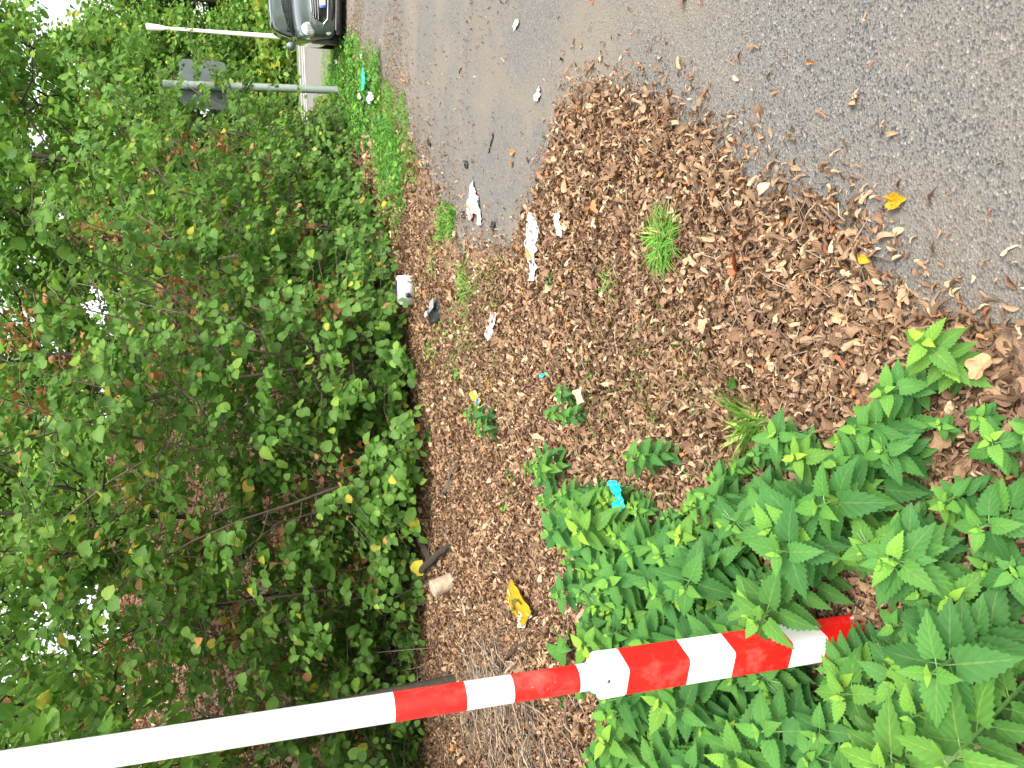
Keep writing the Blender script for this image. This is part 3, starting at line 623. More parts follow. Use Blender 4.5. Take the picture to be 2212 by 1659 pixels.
# ------------------------------------------------------------------ barrier pole
M_WHITE = simple('white_enamel', (.7, .71, .72), .35, var=.02, sc=9, coat=.1)
M_RED = simple('red_reflective_paint', (.66, .006, .003), .5, var=.1, sc=7, coat=.0)
M_STEEL = simple('bare_steel', (.35, .36, .37), .35, metal=1, var=.2, sc=40)
M_SCUFF = simple('scuffed_grey_steel', (.3, .32, .34), .6, var=.3, sc=50)
def at_px(px):
    lo_, hi_ = -3., 4.
    for _ in range(50):
        m_ = (lo_+hi_)/2; q = A_+ax*m_; d = q-CAM; v = 1106-FP*(d@UP)/(d@FW)
        if v > px: lo_ = m_
        else: hi_ = m_
    return lo_
def pole_seg(name, t0, t1, rad, sides, m, parent, rot=0.0, bevel=0, square=False, e=.0, caps=True):
    a = norm(np.cross(ax, [0, 1, 0])); b = np.cross(ax, a); a_ = a*math.cos(rot)+b*math.sin(rot); b_ = -a*math.sin(rot)+b*math.cos(rot)
    if square:
        pr = []; c = rad; bv = bevel
        for sx, sy in ((1, 1), (-1, 1), (-1, -1), (1, -1)):
            for k in range(7):
                an = {(1, 1): 0, (-1, 1): 90, (-1, -1): 180, (1, -1): 270}[(sx, sy)]+k*15
                pr.append((sx*(c-bv)+bv*math.cos(math.radians(an)), sy*(c-bv)+bv*math.sin(math.radians(an))))
    else: pr = [(rad*math.cos(2*math.pi*k/sides), rad*math.sin(2*math.pi*k/sides)) for k in range(sides)]
    n = len(pr); acc = Acc(); v = []
    prof = [(t0, 1-e), (t0+.004*(e > 0), 1), (t1-.004*(e > 0), 1), (t1, 1-e)] if e else [(t0, 1), (t1, 1)]
    for t, s in prof:
        for x_, y_ in pr: v.append(A_+ax*t+a_*x_*s+b_*y_*s)
    r_ = len(prof); q = [[i_*n+j_, i_*n+(j_+1) % n, (i_+1)*n+(j_+1) % n, (i_+1)*n+j_] for i_ in range(r_-1) for j_ in range(n)]
    v += [A_+ax*t0, A_+ax*t1]; t_ = [] if not caps else [[n*r_, (j_+1) % n, j_] for j_ in range(n)]+[[n*r_+1, (r_-1)*n+j_, (r_-1)*n+(j_+1) % n] for j_ in range(n)]
    acc.add(np.array(v)-np.array(parent.location), q, t_); o = acc.obj(name, m, parent, smooth=not square)
    o.data.set_sharp_from_angle(angle=math.radians(35)); return o
def striped(name, bounds, rad, parent, first_red, **kw):
    """one mesh, alternating paint; bounds are image stations"""
    objs = []
    red = first_red; V, Qs, Ts, Mi = [], [], [], []
    for p0, p1 in zip(bounds[:-1], bounds[1:]):
        objs.append(pole_seg('seg', at_px(p0), at_px(p1), rad, kw.get('sides', 40), [M_WHITE, M_RED], parent, caps=False, **{k: v for k, v in kw.items() if k != 'sides'}))
        if red: 
            for f in objs[-1].data.polygons: f.material_index = 1
        red = not red
    bm = bmesh.new()
    for o in objs: bm.from_mesh(o.data)
    # drop the inner end caps
    me = bpy.data.meshes.new(name); bmesh.ops.remove_doubles(bm, verts=bm.verts, dist=1e-5)
    bm.to_mesh(me); me.materials.append(M_WHITE); me.materials.append(M_RED)
    for f in me.polygons: f.use_smooth = not kw.get('square')
    for o in objs: bpy.data.objects.remove(o)
    o = link(bpy.data.objects.new(name, me)); o.parent = parent; return o
tz = (0-A_[2])/ax[2]; foot = A_+ax*tz
bar = empty('barrier_pole', tuple(foot)); tag(bar, 'tall red and white striped steel barrier pole standing in the nettles', 'barrier')
ZB = [2900, 2050, 1960, 1860, 1760, 1688, 1566, 1470, 1342]
ZB = [p for p in ZB if True]
try:
    tb_ = tz
    z_end = at_px(2050)
except Exception: pass
striped('box_section', [1960, 1862, 1762, 1688, 1566, 1470, 1342], .0415, bar, False, square=True, bevel=.010, rot=math.radians(-22))
striped('tube', [1290, 1244, 1104, 1003, 850], .0325, bar, False, sides=48)
pole_seg('upper_tube', at_px(850), at_px(-500), .0325, 48, M_WHITE, bar)
pole_seg('collar', at_px(1342), at_px(1285), .043, 48, M_WHITE, bar, square=True, bevel=.012, rot=math.radians(-22), e=.04)
pole_seg('weld_ring', at_px(1285), at_px(1274), .0375, 48, M_WHITE, bar, square=True, bevel=.03, rot=math.radians(-22), e=.08)
pole_seg('ground_sleeve', tz-.1, max(tz-.05, at_px(2010)), .0455, 32, M_WHITE, bar, square=True, bevel=.01, rot=math.radians(-22))
# bolt on collar, facing the camera
def surf(px, py, r):
    """point on the front of the pole hit by this sight line"""
    d = ray(px, py); d = d/np.linalg.norm(d); wv = CAM-A_; dp = d-ax*(d@ax); wp = wv-ax*(wv@ax)
    a = dp@dp; b = 2*dp@wp; c = wp@wp-r*r; q = b*b-4*a*c
    t = (-b-math.sqrt(max(0, q)))/(2*a); p = CAM+d*t; nn = norm((p-A_)-ax*((p-A_)@ax)); return p, nn
def disk(acc, p, n, r, h, sides=12, mi=0):
    acc.tube([p-n*.004, p+n*h*.7, p+n*h], [r, r, r*.75], sides, cap=True, mi=mi)
ba = Acc(); p_, n__ = surf(1313, 1471, .044); disk(ba, p_-np.array(foot), n__, .0055, .005); ba.obj('bolt', M_STEEL, bar)
sa = Acc()
for m_ in (M_WHITE, M_RED):
    b_ = bsdf(m_); src = b_.inputs['Base Color'].links[0].from_socket; g1 = noise(m_, 9, 8, .7); g2 = noise(m_, 150, 3, .6)
    c_ = mixc(m_, ramp(m_, g1.outputs[0], [(.5, (0, 0, 0)), (.72, (.3, .3, .3))]).outputs[0], src, (.3, .27, .22))
    c_ = mixc(m_, ramp(m_, g2.outputs[0], [(.71, (0, 0, 0)), (.74, (.6, .6, .6))]).outputs[0], c_, (.33, .33, .32)); L(m_, c_, b_.inputs['Base Color'])
def chips(px0, py0, px1, py1, n, rad, size):
    for k in range(n):
        t = random.random(); px = px0+(px1-px0)*t+random.gauss(0, 2); py = py0+(py1-py0)*t+random.gauss(0, 1.2)
        c, nn = surf(px, py, rad); nn = norm(nn); u = norm(ax+np.cross(ax, nn)*random.gauss(0, .4)); v = np.cross(nn, u); m_ = 7
        s = size*random.uniform(.4, 1.3); vv = [c+nn*.0006+u*s*1.6*math.cos(6.28*i_/m_)*random.uniform(.6, 1.2)+v*s*.5*math.sin(6.28*i_/m_)*random.uniform(.6, 1.2)-np.array(foot) for i_ in range(m_)]
        vv.append(c+nn*.0006-np.array(foot)); sa = Acc(); sa.add(vv, None, [[m_, i_, (i_+1) % m_] for i_ in range(m_)]); sa.obj('paint_chip', M_SCUFF, bar, smooth=False)
chips(1010, 1543, 1085, 1526, 22, .0327, .0022); chips(60, 1640, 130, 1640, 8, .0327, .003); chips(380, 1610, 420, 1600, 5, .0327, .0025); chips(1180, 1490, 1200, 1470, 3, .0327, .0012)
chips(1290, 1500, 1330, 1490, 6, .0428, .0018); chips(1405, 1480, 1425, 1478, 5, .0425, .0022); chips(1765, 1398, 1775, 1392, 5, .0425, .0022)
# ------------------------------------------------------------------ street lamp, sign
M_GALV = simple('grey_green_painted_steel', (.2, .25, .225), .55, var=.12, sc=14)
M_SIGN = simple('grey_aluminium_back', (.09, .115, .125), .5, var=.12, sc=5)
M_LAMPW = simple('pale_galvanised_steel', (.75, .76, .74), .4, var=.06, sc=8)
q = P(662, 84); hz_ = DY(345, 62, q[1])[2]; lp = empty('street_lamp', (q[0], q[1], 0)); tag(lp, 'white slim street lamp post behind the parked car', 'street lamp')
a = Acc(); a.tube([(0, 0, 0), (0, 0, 1.2), (-.02, 0, hz_-.2)], [.11, .085, .05], 16, cap=True); a.obj('post', M_LAMPW, lp)
a = Acc(); a.tube([(-.02, 0, hz_-.22), (-.02, 0, hz_), (-.02, 0, hz_+.45)], [.06, .1, .12], 12, cap=True); a.obj('lamp_head', M_LAMPW, lp)
q = P(742, 195); sg = empty('road_sign', (q[0], q[1], 0)); tag(sg, 'back of a grey road sign on a thick grey green pole beside the hedge', 'sign')
top = DY(0, 170, q[1]); tl = top-q; t_end = (DY(352, 182, q[1])[2])/tl[2]
a = Acc(); a.tube([(0, 0, -.1), tuple(tl*t_end*.5), tuple(tl*t_end)], .078, 24, cap=True); a.obj('pole', M_GALV, sg)
def plate(w0, w1, z0, z1, ang, name='sign_panel'):
    ca, sa_ = math.cos(ang), math.sin(ang); o_ = []
    rc = .09; pr = []
    sgn = 1 if w1 > 0 else -1; 
    pr = [(w0, z0), (w1-sgn*rc, z0)]+[(w1-sgn*rc+sgn*rc*math.sin(t), z0+rc-rc*math.cos(t)) for t in np.linspace(.2, 1.57, 6)]+[(w1-sgn*rc+sgn*rc*math.cos(t), z1-rc+rc*math.sin(t)) for t in np.linspace(0, 1.57, 6)]+[(w0, z1)]
    n = len(pr); v = []
    for dy in (0, .012):
        for x_, z_ in pr: v.append((x_*ca-(dy+.09)*sa_*0, x_*sa_+.085+dy, z_))
    bm = bmesh.new(); vs = [bm.verts.new(p) for p in v]
    bm.faces.new(vs[:n]); bm.faces.new(vs[n:][::-1])
    for i_ in range(n): bm.faces.new([vs[i_], vs[(i_+1) % n], vs[n+(i_+1) % n], vs[n+i_]])
    bmesh.ops.recalc_face_normals(bm, faces=bm.faces); me = bpy.data.meshes.new(name); bm.to_mesh(me); me.materials.append(M_SIGN)
    o = link(bpy.data.objects.new(name, me)); o.parent = sg; return o
zt = DY(385, 185, q[1])[2]; zb = DY(490, 188, q[1])[2]; print('sign z', zb, zt)
sx = tl[0]*(zb+zt)/2/tl[2]
pl = plate(.0, .5, zb, zt, math.radians(-20)); pl2 = plate(0, -.42, zb, zt, math.radians(-34))
for o in (pl, pl2): o.location.x = sx
pl2['label'] = 'darker left half of the sign back'
a = Acc()
for zz in (zb+.12, zt-.3):
    for xx in (.33,):
        v = np.array([[x_, y_, z_] for x_ in (-.035, .035) for y_ in (-.02, .0) for z_ in (-.06, .06)])+[sx+xx, .055, zz]
        a.add(v, [[0, 1, 3, 2], [4, 6, 7, 5], [0, 4, 5, 1], [2, 3, 7, 6], [0, 2, 6, 4], [1, 5, 7, 3]])
a.obj('bracket', M_LAMPW, sg, smooth=False)
a = Acc()
for zz in (zb+.15, (zb+zt)/2, zt-.15): a.tube([tuple(tl*(zz-.03)/tl[2]), tuple(tl*(zz+.03)/tl[2])], .086, 20, cap=True)
a.obj('clamp', M_GALV, sg)
# ------------------------------------------------------------------ car
M_CAR = simple('silver_grey_car_paint', (.11, .135, .135), .2, metal=.6, var=.04, sc=2, coat=1)
M_CHROME = simple('chrome', (.8, .82, .84), .12, metal=1, var=.02)
M_BLACK = simple('black_plastic', (.012, .013, .014), .45, var=.3, sc=20)
M_TYRE = simple('tyre_rubber', (.018, .018, .018), .8, var=.2, sc=30)
M_GLASSD = simple('dark_windscreen_glass', (.01, .014, .014), .03, var=.1)
bsdf(M_GLASSD).inputs['Specular IOR Level'].default_value = .35
M_LENS = simple('headlight_lens', (.3, .34, .35), .15, metal=.4, var=.7, sc=30, coat=1)
M_PLATE = simple('number_plate_white', (.8, .81, .8), .4, var=.02); M_BLUE = simple('plate_blue', (.01, .12, .6), .4, var=.05)
M_LET = simple('plate_letter_black', (.01, .01, .01), .5, var=.1)
fwd = np.array([-.37, -.929]); fwd /= np.linalg.norm(fwd); sdv = np.array([-fwd[1], fwd[0]])    # viewer-right side
c0 = P(744, 92)[:2]+sdv*.80+fwd*.05
car = empty('parked_car', (c0[0]+.0, c0[1], .01), math.atan2(sdv[1], sdv[0]))
tag(car, 'silver grey small car parked facing the camera at the right edge', 'car')
# local: x = viewer right, y = to the rear, z up; origin at front axle line centre (front bumper at y=-.6)
def loft(name, secs, m, parent, sub=1, mirror=True, close_ends=True):
    """secs: list of lists of (x>=0,y,z) half-profiles, bottom centre to top centre"""
    bm = bmesh.new(); rows = []
    for s in secs:
        full = [(-x_, y_, z_) for x_, y_, z_ in s[::-1] if x_ > 1e-5]
        full = [(x_, y_, z_) for x_, y_, z_ in s]+[(-x_, y_, z_) for x_, y_, z_ in s[::-1] if x_ > 1e-4]
        rows.append([bm.verts.new(p) for p in full])
    for r0, r1 in zip(rows[:-1], rows[1:]):
        n = len(r0)
        for i_ in range(n): bm.faces.new([r0[i_], r0[(i_+1) % n], r1[(i_+1) % n], r1[i_]])
    if close_ends: bm.faces.new(rows[0][::-1]); bm.faces.new(rows[-1])
    bmesh.ops.recalc_face_normals(bm, faces=bm.faces); me = bpy.data.meshes.new(name); bm.to_mesh(me); me.materials.append(m)
    for f in me.polygons: f.use_smooth = True
    o = link(bpy.data.objects.new(name, me)); o.parent = parent
    if sub: md = o.modifiers.new('s', 'SUBSURF'); md.levels = sub; md.render_levels = sub
    return o
def lowsec(y, hw, zb_, zt_, cr, hwt=None):      # body section
    hwt = hwt or hw*.9
    return [(0, y, zb_), (hw*.6, y, zb_), (hw*.93, y, zb_+.02), (hw, y, zb_+.14), (hw*1.0, y, (zb_+zt_)/2+.05), (hw*.97, y, zt_-.16), (hwt, y, zt_-.03), (hwt*.6, y, zt_+cr*.6), (0, y, zt_+cr)]
loft('body', [lowsec(-.66, .45, .3, .5, .02), lowsec(-.63, .62, .2, .62, .03), lowsec(-.55, .74, .17, .72, .04), lowsec(-.35, .82, .17, .82, .06), lowsec(0, .86, .18, .90, .07), lowsec(.45, .87, .19, .95, .06), lowsec(.6, .87, .19, .97, .02), lowsec(1.6, .87, .19, .98, .02), lowsec(2.6, .87, .2, 1.0, .0), lowsec(3.0, .8, .3, .95, 0)], M_CAR, car, 2)
def cabsec(y, zt_, hwb, hwt, zb_=.9): return [(0, y, zb_), (hwb, y, zb_), (hwb*.98, y, zb_+.06), ((hwb+hwt)/2, y, (zb_+zt_)/2), (hwt, y, zt_-.07), (hwt*.8, y, zt_-.01), (0, y, zt_+.02)]
loft('cabin', [cabsec(.5, .98, .74, .7, .9), cabsec(.68, 1.12, .77, .69), cabsec(.95, 1.33, .79, .65), cabsec(1.15, 1.41, .79, .63), cabsec(1.9, 1.44, .79, .62), cabsec(2.5, 1.4, .77, .6), cabsec(2.9, 1.05, .7, .6)], M_CAR, car, 2)
def polyplate(name, pts, m, parent, thick=.006, n=(0, -1, 0)):
    bm = bmesh.new(); n = np.array(n, float); a = [bm.verts.new(tuple(p)) for p in pts]; b = [bm.verts.new(tuple(np.array(p)+n*thick)) for p in pts]; k = len(pts)
    bm.faces.new(a); bm.faces.new(b[::-1])
    for i_ in range(k): bm.faces.new([a[i_], b[i_], b[(i_+1) % k], a[(i_+1) % k]])
    bmesh.ops.recalc_face_normals(bm, faces=bm.faces); me = bpy.data.meshes.new(name); bm.to_mesh(me); me.materials.append(m)
    o = link(bpy.data.objects.new(name, me)); o.parent = parent; return o
# windscreen (gridded, slightly curved)
a = Acc(); gv = []; gq = []
for i_, t in enumerate(np.linspace(0, 1, 7)):
    for j_, u in enumerate(np.linspace(-1, 1, 11)):
        hw = .70*(1-t)+.585*t; gv.append((u*hw, .44+.62*t+.10*u*u-.02, .985+.37*t-.015*u*u))
gq = [[i_*11+j_, i_*11+j_+1, (i_+1)*11+j_+1, (i_+1)*11+j_] for i_ in range(6) for j_ in range(10)]
a.add(gv, gq); ws = a.obj('windscreen', M_GLASSD, car)
md = ws.modifiers.new('t', 'SOLIDIFY'); md.thickness = .01
edge = [gv[i_*11] for i_ in range(7)]+gv[66:77]+[gv[i_*11+10] for i_ in range(6, -1, -1)]+gv[0:11][::-1]
a = Acc(); a.tube(np.array(edge)+[0, -.005, .004], .016, 6); a.obj('seal', M_BLACK, ws)
a = Acc(); a.tube([(-.1, .40, 1.0), (-.4, .41, 1.02), (-.62, .45, 1.09)], .008, 5); a.tube([(.35, .40, 1.0), (.1, .41, 1.02), (-.15, .44, 1.09)], .008, 5); a.obj('wiper', M_BLACK, car)
def ell(cx, cz, rx, rz, y, n=28, y2=0, pw=1): return [(cx+rx*np.sign(math.cos(t))*abs(math.cos(t))**pw, y+y2*abs(math.cos(t))**2, cz+rz*np.sign(math.sin(t))*abs(math.sin(t))**pw) for t in np.linspace(0, 2*math.pi, n, endpoint=False)]
gp = [(-.54, .44), (-.47, .60), (-.36, .655), (0, .67), (.36, .655), (.47, .60), (.54, .44), (.44, .36), (0, .345), (-.44, .36)]
def gy(x_): return -.70+.075*abs(x_/.55)**2.0
def strip(name, pts2, y0, m, rad, closed=True):
    p = [(x_, gy(x_)+y0, z_) for x_, z_ in pts2]+([(pts2[0][0], gy(pts2[0][0])+y0, pts2[0][1])] if closed else [])
    # resample smooth
    p = np.array(p); d = np.r_[0, np.cumsum(np.linalg.norm(np.diff(p, axis=0), axis=1))]; s = np.linspace(0, d[-1], 60); p2 = np.stack([np.interp(s, d, p[:, k]) for k in range(3)], 1)
    a = Acc(); a.tube(p2, rad, 8); return a.obj(name, m, car)
def facegrid(name, x0, x1, zlo, zhi, yoff, m, n=24, par=None):
    v = []; 
    for x_ in np.linspace(x0, x1, n):
        for s in (0, 1): v.append((x_, gy(x_)+yoff, zlo(x_) if s == 0 else zhi(x_)))
    f = np.array(v); b = f+[0, .03, 0]; V = np.vstack([f, b]); k = 2*n
    q = [[2*i_, 2*i_+2, 2*i_+3, 2*i_+1] for i_ in range(n-1)]+[[2*i_+k, 2*i_+2+k, 2*i_+2, 2*i_] for i_ in range(n-1)]+[[2*i_+1, 2*i_+3, 2*i_+3+k, 2*i_+1+k] for i_ in range(n-1)]
    a = Acc(); a.add(V, q); return a.obj(name, m, par or car, smooth=False)
gx = [p[0] for p in gp[:7]]; gzt = [p[1] for p in gp[:7]]; bx = [-.54, -.44, 0, .44, .54]; bz = [.44, .36, .345, .36, .44]
facegrid('grille', -.54, .54, lambda x_: float(np.interp(x_, bx, bz)), lambda x_: float(np.interp(x_, gx, gzt)), -.012, M_BLACK)
strip('grille_trim', gp, -.02, M_CHROME, .014)
for zz, hw_ in ((.53, .47), (.58, .44), (.62, .40)): strip('grille_bar', [(-hw_, zz), (0, zz+.01), (hw_, zz)], -.024, M_CHROME, .006, False)
facegrid('lower_grille', -.47, .47, lambda x_: .22+.05*abs(x_/.47)**4, lambda x_: .31-.02*abs(x_/.47)**4, -.012+.01, M_BLACK)
strip('bumper_trim', [(-.62, .205), (0, .195), (.62, .205)], .0, M_CHROME, .008, False)
facegrid('bumper_lip', -.7, .7, lambda x_: .1, lambda x_: .2, .02, M_BLACK)
np_ = facegrid('number_plate', -.26, .26, lambda x_: .39, lambda x_: .50, -.045, M_PLATE, 12)
facegrid('country_band', -.26, -.215, lambda x_: .392, lambda x_: .498, -.049, M_BLUE, 3, np_)
def text(name, body, size, m, parent, loc, rot=(math.pi/2, 0, 0), ext=.001):
    cu = bpy.data.curves.new(name, 'FONT'); cu.body = body; cu.size = size; cu.extrude = ext; cu.materials.append(m)
    o = bpy.data.objects.new(name, cu); link(o); bpy.context.view_layer.update()
    me = bpy.data.meshes.new_from_object(o.evaluated_get(bpy.context.evaluated_depsgraph_get())); bpy.data.objects.remove(o)
    o = link(bpy.data.objects.new(name, me)); o.parent = parent; o.location = loc; o.rotation_euler = rot; return o
text('plate_letters', 'KR', .115, M_LET, np_, (-.205, -.728, .405))
for s in (-1, 1):
    hl = Acc(); hl.tube([(s*.645, -.44, .71), (s*.64, -.535, .705), (s*.64, -.55, .705)], [.132, .13, .112], 28, cap=True); h_ = hl.obj('headlight', M_CHROME, car)
    a = Acc(); a.tube([(s*.64, -.548, .705), (s*.64, -.556, .705), (s*.64, -.563, .705)], [.105, .1, .04], 28, cap=True); a.obj('lens', M_LENS, h_)
    fg = Acc(); fg.tube([(s*.67, -.50, .34), (s*.665, -.572, .34), (s*.665, -.58, .34)], [.072, .07, .058], 20, cap=True); f_ = fg.obj('fog_light', M_BLACK, car)
    a = Acc(); a.tube([(s*.665, -.579, .34), (s*.665, -.587, .34), (s*.665, -.591, .34)], [.052, .05, .02], 20, cap=True); a.obj('lens', M_LENS, f_)
    mr = Acc(); mr.tube([(s*.93, .48, 1.02), (s*.935, .42, 1.02), (s*.94, .36, 1.02), (s*.94, .33, 1.02)], [.07, .095, .085, .03], 18, cap=True); mo = mr.obj('mirror', M_CAR, car)
    a = Acc(); a.tube([(s*.80, .5, .93), (s*.88, .46, .98)], [.025, .02], 8, cap=True); a.obj('stalk', M_BLACK, mo)
    for yy in (-.0, 2.45):
        wh = empty('wheel', (s*.76, yy, .29)); wh.parent = car
        a = Acc(); an = np.linspace(0, 2*math.pi, 33); ring = [(x_, r_) for x_, r_ in ((-.1, .2), (-.1, .27), (-.07, .29), (.07, .29), (.1, .27), (.1, .2))]
        V = [(x_, r_*math.cos(t), r_*math.sin(t)) for t in an for x_, r_ in ring]; k = len(ring)
        a.add(V, [[i_*k+j_, i_*k+j_+1, (i_+1)*k+j_+1, (i_+1)*k+j_] for i_ in range(32) for j_ in range(k-1)]); a.obj('tyre', M_TYRE, wh)
        a = Acc(); a.tube([(s*-.05, 0, 0), (s*.06, 0, 0), (s*.085, 0, 0)], [.2, .2, .06], 24, cap=True); a.obj('rim', M_STEEL, wh)
    a = Acc(); a.tube([(s*.80, -.0, .29), (s*.862, -.0, .29)], [.355, .345], 28, cap=True); a.obj('wheel_arch', M_BLACK, car)
    gl = polyplate('side_window', [(s*.80, .82, 1.0), (s*.80, 2.3, 1.02), (s*.66, 2.2, 1.34), (s*.665, 1.12, 1.33)], M_GLASSD, car, .012, (s, 0, 0))
facegrid('underbody', -.6, .6, lambda x_: .09, lambda x_: .22, .15, M_BLACK)
a = Acc(); v = np.array([[x_, y_, z_] for x_ in (-.62, .62) for y_ in (-.3, 2.9) for z_ in (.14, .28)]); a.add(v, [[0, 1, 3, 2], [4, 6, 7, 5], [0, 4, 5, 1], [2, 3, 7, 6], [0, 2, 6, 4], [1, 5, 7, 3]]); a.obj('floor_pan', M_BLACK, car, smooth=False)
# ------------------------------------------------------------------ litter things
M_PAPER = simple('white_paper', (.47, .47, .48), .8, var=.04, sc=30, bmp=.3)
M_STAIN = simple('orange_stain', (.5, .2, .07), .8, var=.2, sc=30); M_PINK = simple('pink_print', (.6, .12, .14), .7, var=.2)
M_YBAG = simple('yellow_film', (.36, .205, .012), .35, var=.12, sc=15, bmp=.3); M_TURQ = simple('turquoise_film', (.0, .55, .62), .35, var=.15, sc=30, bmp=.3)
M_GREENF = simple('green_film', (.02, .45, .27), .4, var=.2, sc=20); M_BFILM = simple('black_film', (.015, .017, .02), .22, var=.3, sc=12)
M_GREYP = simple('grey_film', (.2, .22, .24), .3, var=.2, sc=12); M_REDP = simple('red_plastic', (.62, .03, .015), .4, var=.15, sc=12); M_DRED = simple('dark_red_plastic', (.28, .015, .012), .4, var=.2)
M_INK = simple('dark_green_print', (.05, .09, .02), .6, var=.1); M_CREAM = simple('pale_print', (.75, .68, .35), .6, var=.1); M_BLUEP = simple('blue_print', (.02, .1, .4), .5, var=.1)
M_WPLAST = simple('white_plastic', (.5, .515, .53), .3, var=.04, sc=6, coat=.2); M_CLEAR = simple('crumpled_clear_plastic', (.6, .66, .68), .12, metal=.35, var=.35, sc=25, bmp=1)
def crumple(name, outline, m, label, cat, hgt=.02, seed=0, group=None, spots=(), div=3, z=.02, mats=(), px=True, rough=.6):
    """outline given at photo stations on the ground; makes a crumpled thin sheet with real relief and thickness"""
    pts = [P(*p) for p in outline]; c = np.mean(pts, 0); bm = bmesh.new()
    f = bm.faces.new([bm.verts.new((p[0]-c[0], p[1]-c[1], 0)) for p in pts]); bmesh.ops.triangulate(bm, faces=[f])
    for _ in range(div):
        L_ = max(e.calc_length() for e in bm.edges)
        bmesh.ops.subdivide_edges(bm, edges=[e for e in bm.edges if e.calc_length() > L_*.35], cuts=1, use_grid_fill=False); bmesh.ops.triangulate(bm, faces=bm.faces[:])
    ext = max((v.co.length for v in bm.verts)); r = np.random.default_rng(seed)
    for v in bm.verts:
        x_, y_ = v.co.x/ext*3+seed*3.1, v.co.y/ext*3+seed
        hz = abs(vnoise(x_, y_, 1.3, seed)-.5)*2*.6+abs(vnoise(x_, y_, 3.1, seed+1)-.5)*2*.4
        v.co.z = hgt*hz*.75; v.co.x += ext*.003*r.normal(); v.co.y += ext*.003*r.normal()
    bmesh.ops.recalc_face_normals(bm, faces=bm.faces); me = bpy.data.meshes.new(name); bm.to_mesh(me); me.materials.append(m)
    for m2 in mats: me.materials.append(m2)
    for sp in spots:
        q_ = P(sp[0], sp[1])-c
        for p_ in me.polygons:
            if (p_.center.x-q_[0])**2+(p_.center.y-q_[1])**2 < sp[2]**2: p_.material_index = sp[3]
    o = link(bpy.data.objects.new(name, me)); zz = float(terr(c[0], c[1])[0]) if in_poly(np.array([c[0]]), np.array([c[1]]), LIT2)[0] else 0
    o.location = (c[0], c[1], zz+z); md = o.modifiers.new('t', 'SOLIDIFY'); md.thickness = .0012
    tag(o, label, cat, group); return o
PG = 'white paper scraps lying about'
crumple('tissue', [(1021, 403), (1017, 430), (1014, 452), (1018, 475), (1024, 478), (1030, 460), (1036, 462), (1040, 488), (1045, 486), (1043, 462), (1041, 450), (1038, 425), (1028, 402), (1027, 388)], M_PAPER, 'white stained tissue with two tails on the asphalt near the kerb', 'paper', .05, 1, PG, [(1024, 470, .05, 1), (1019, 450, .03, 2)], mats=(M_PINK, M_STAIN), z=.01)
crumple('tissue', [(1158, 458), (1166, 475), (1170, 490), (1160, 508), (1150, 515), (1148, 525), (1152, 540), (1150, 555), (1158, 570), (1157, 585), (1157, 606), (1167, 606), (1168, 590), (1176, 580), (1170, 565), (1168, 550), (1175, 540), (1174, 520), (1170, 508), (1178, 498), (1174, 482), (1164, 462)], M_PAPER, 'long crumpled white tissue trailing across the edge of the leaves', 'paper', .035, 2, PG, [(1155, 547, .04, 1), (1162, 556, .025, 1)], mats=(M_STAIN,), z=.035)
crumple('tissue', [(1213, 462), (1225, 461), (1226, 480), (1230, 500), (1228, 513), (1218, 505), (1214, 485)], M_PAPER, 'short white paper strip lying on the brown leaves', 'paper', .02, 3, PG, z=.04)
crumple('tissue', [(1075, 672), (1085, 676), (1082, 700), (1076, 712), (1078, 722), (1066, 736), (1058, 725), (1062, 708), (1070, 704), (1070, 685)], M_PAPER, 'white paper with a red end lying beside the bare soil', 'paper', .04, 4, PG, [(1078, 678, .04, 1), (1066, 715, .03, 2)], mats=(M_PINK, M_STAIN), z=.03)
crumple('tissue', [(1170, 185), (1167, 192), (1160, 205), (1161, 217), (1168, 219), (1172, 205), (1172, 192)], M_PAPER, 'small white paper alone on the open asphalt', 'paper', .03, 5, PG, z=.01)
crumple('tissue', [(1030, 580), (1033, 583), (1032, 600), (1032, 613), (1029, 610), (1028, 595)], M_PAPER, 'tiny white paper sliver by the small grass tuft', 'paper', .02, 6, PG, z=.02)
crumple('tissue', [(1118, 45), (1124, 40), (1126, 48), (1122, 58), (1116, 66), (1115, 55)], M_PAPER, 'white scrap on the asphalt at the right edge of the view', 'paper', .03, 7, PG, z=.01)
crumple('tissue', [(781, 117), (786, 117), (788, 130), (787, 142), (783, 142), (783, 128)], M_PAPER, 'white strip at the kerb near the parked car', 'paper', .05, 8, PG, z=.02)
crumple('tissue', [(736, 130), (741, 130), (745, 137), (741, 139)], M_PAPER, 'white cup scrap in the grass nearest the parked car', 'paper', .06, 9, PG, z=.12)
crumple('tissue', [(825, 550), (833, 553), (830, 562), (822, 560)], M_PAPER, 'white scrap under the bush beside a cluster of dry leaves', 'paper', .04, 10, PG, z=.03)
crumple('tissue', [(996, 715), (1000, 713), (1001, 720), (997, 722)], M_PAPER, 'tiny white crumb on the bare soil', 'paper', .02, 11, PG, z=.02)
crumple('film_scrap', [(803, 148), (807, 146), (809, 165), (810, 180), (806, 196), (801, 197), (804, 180), (803, 165)], M_GREENF, 'long green plastic scrap at the edge of the verge', 'plastic scrap', .07, 12, z=.13)
crumple('film_scrap', [(824, 200), (829, 210), (826, 222), (819, 227), (817, 215), (820, 205)], M_CLEAR, 'shiny crumpled clear plastic in the verge grass', 'plastic scrap', .12, 13, z=.12)
crumple('film_scrap', [(811, 207), (814, 208), (814, 225), (811, 227)], M_BFILM, 'thin dark scrap lying left of the clear plastic', 'plastic scrap', .05, 14, z=.12)
crumple('film_scrap', [(795, 203), (799, 203), (801, 215), (797, 216), (794, 210)], M_PAPER, 'brown and white carton scrap in the verge grass', 'paper', .08, 15, mats=(M_STAIN,), spots=[(796, 207, .1, 1)], z=.14)
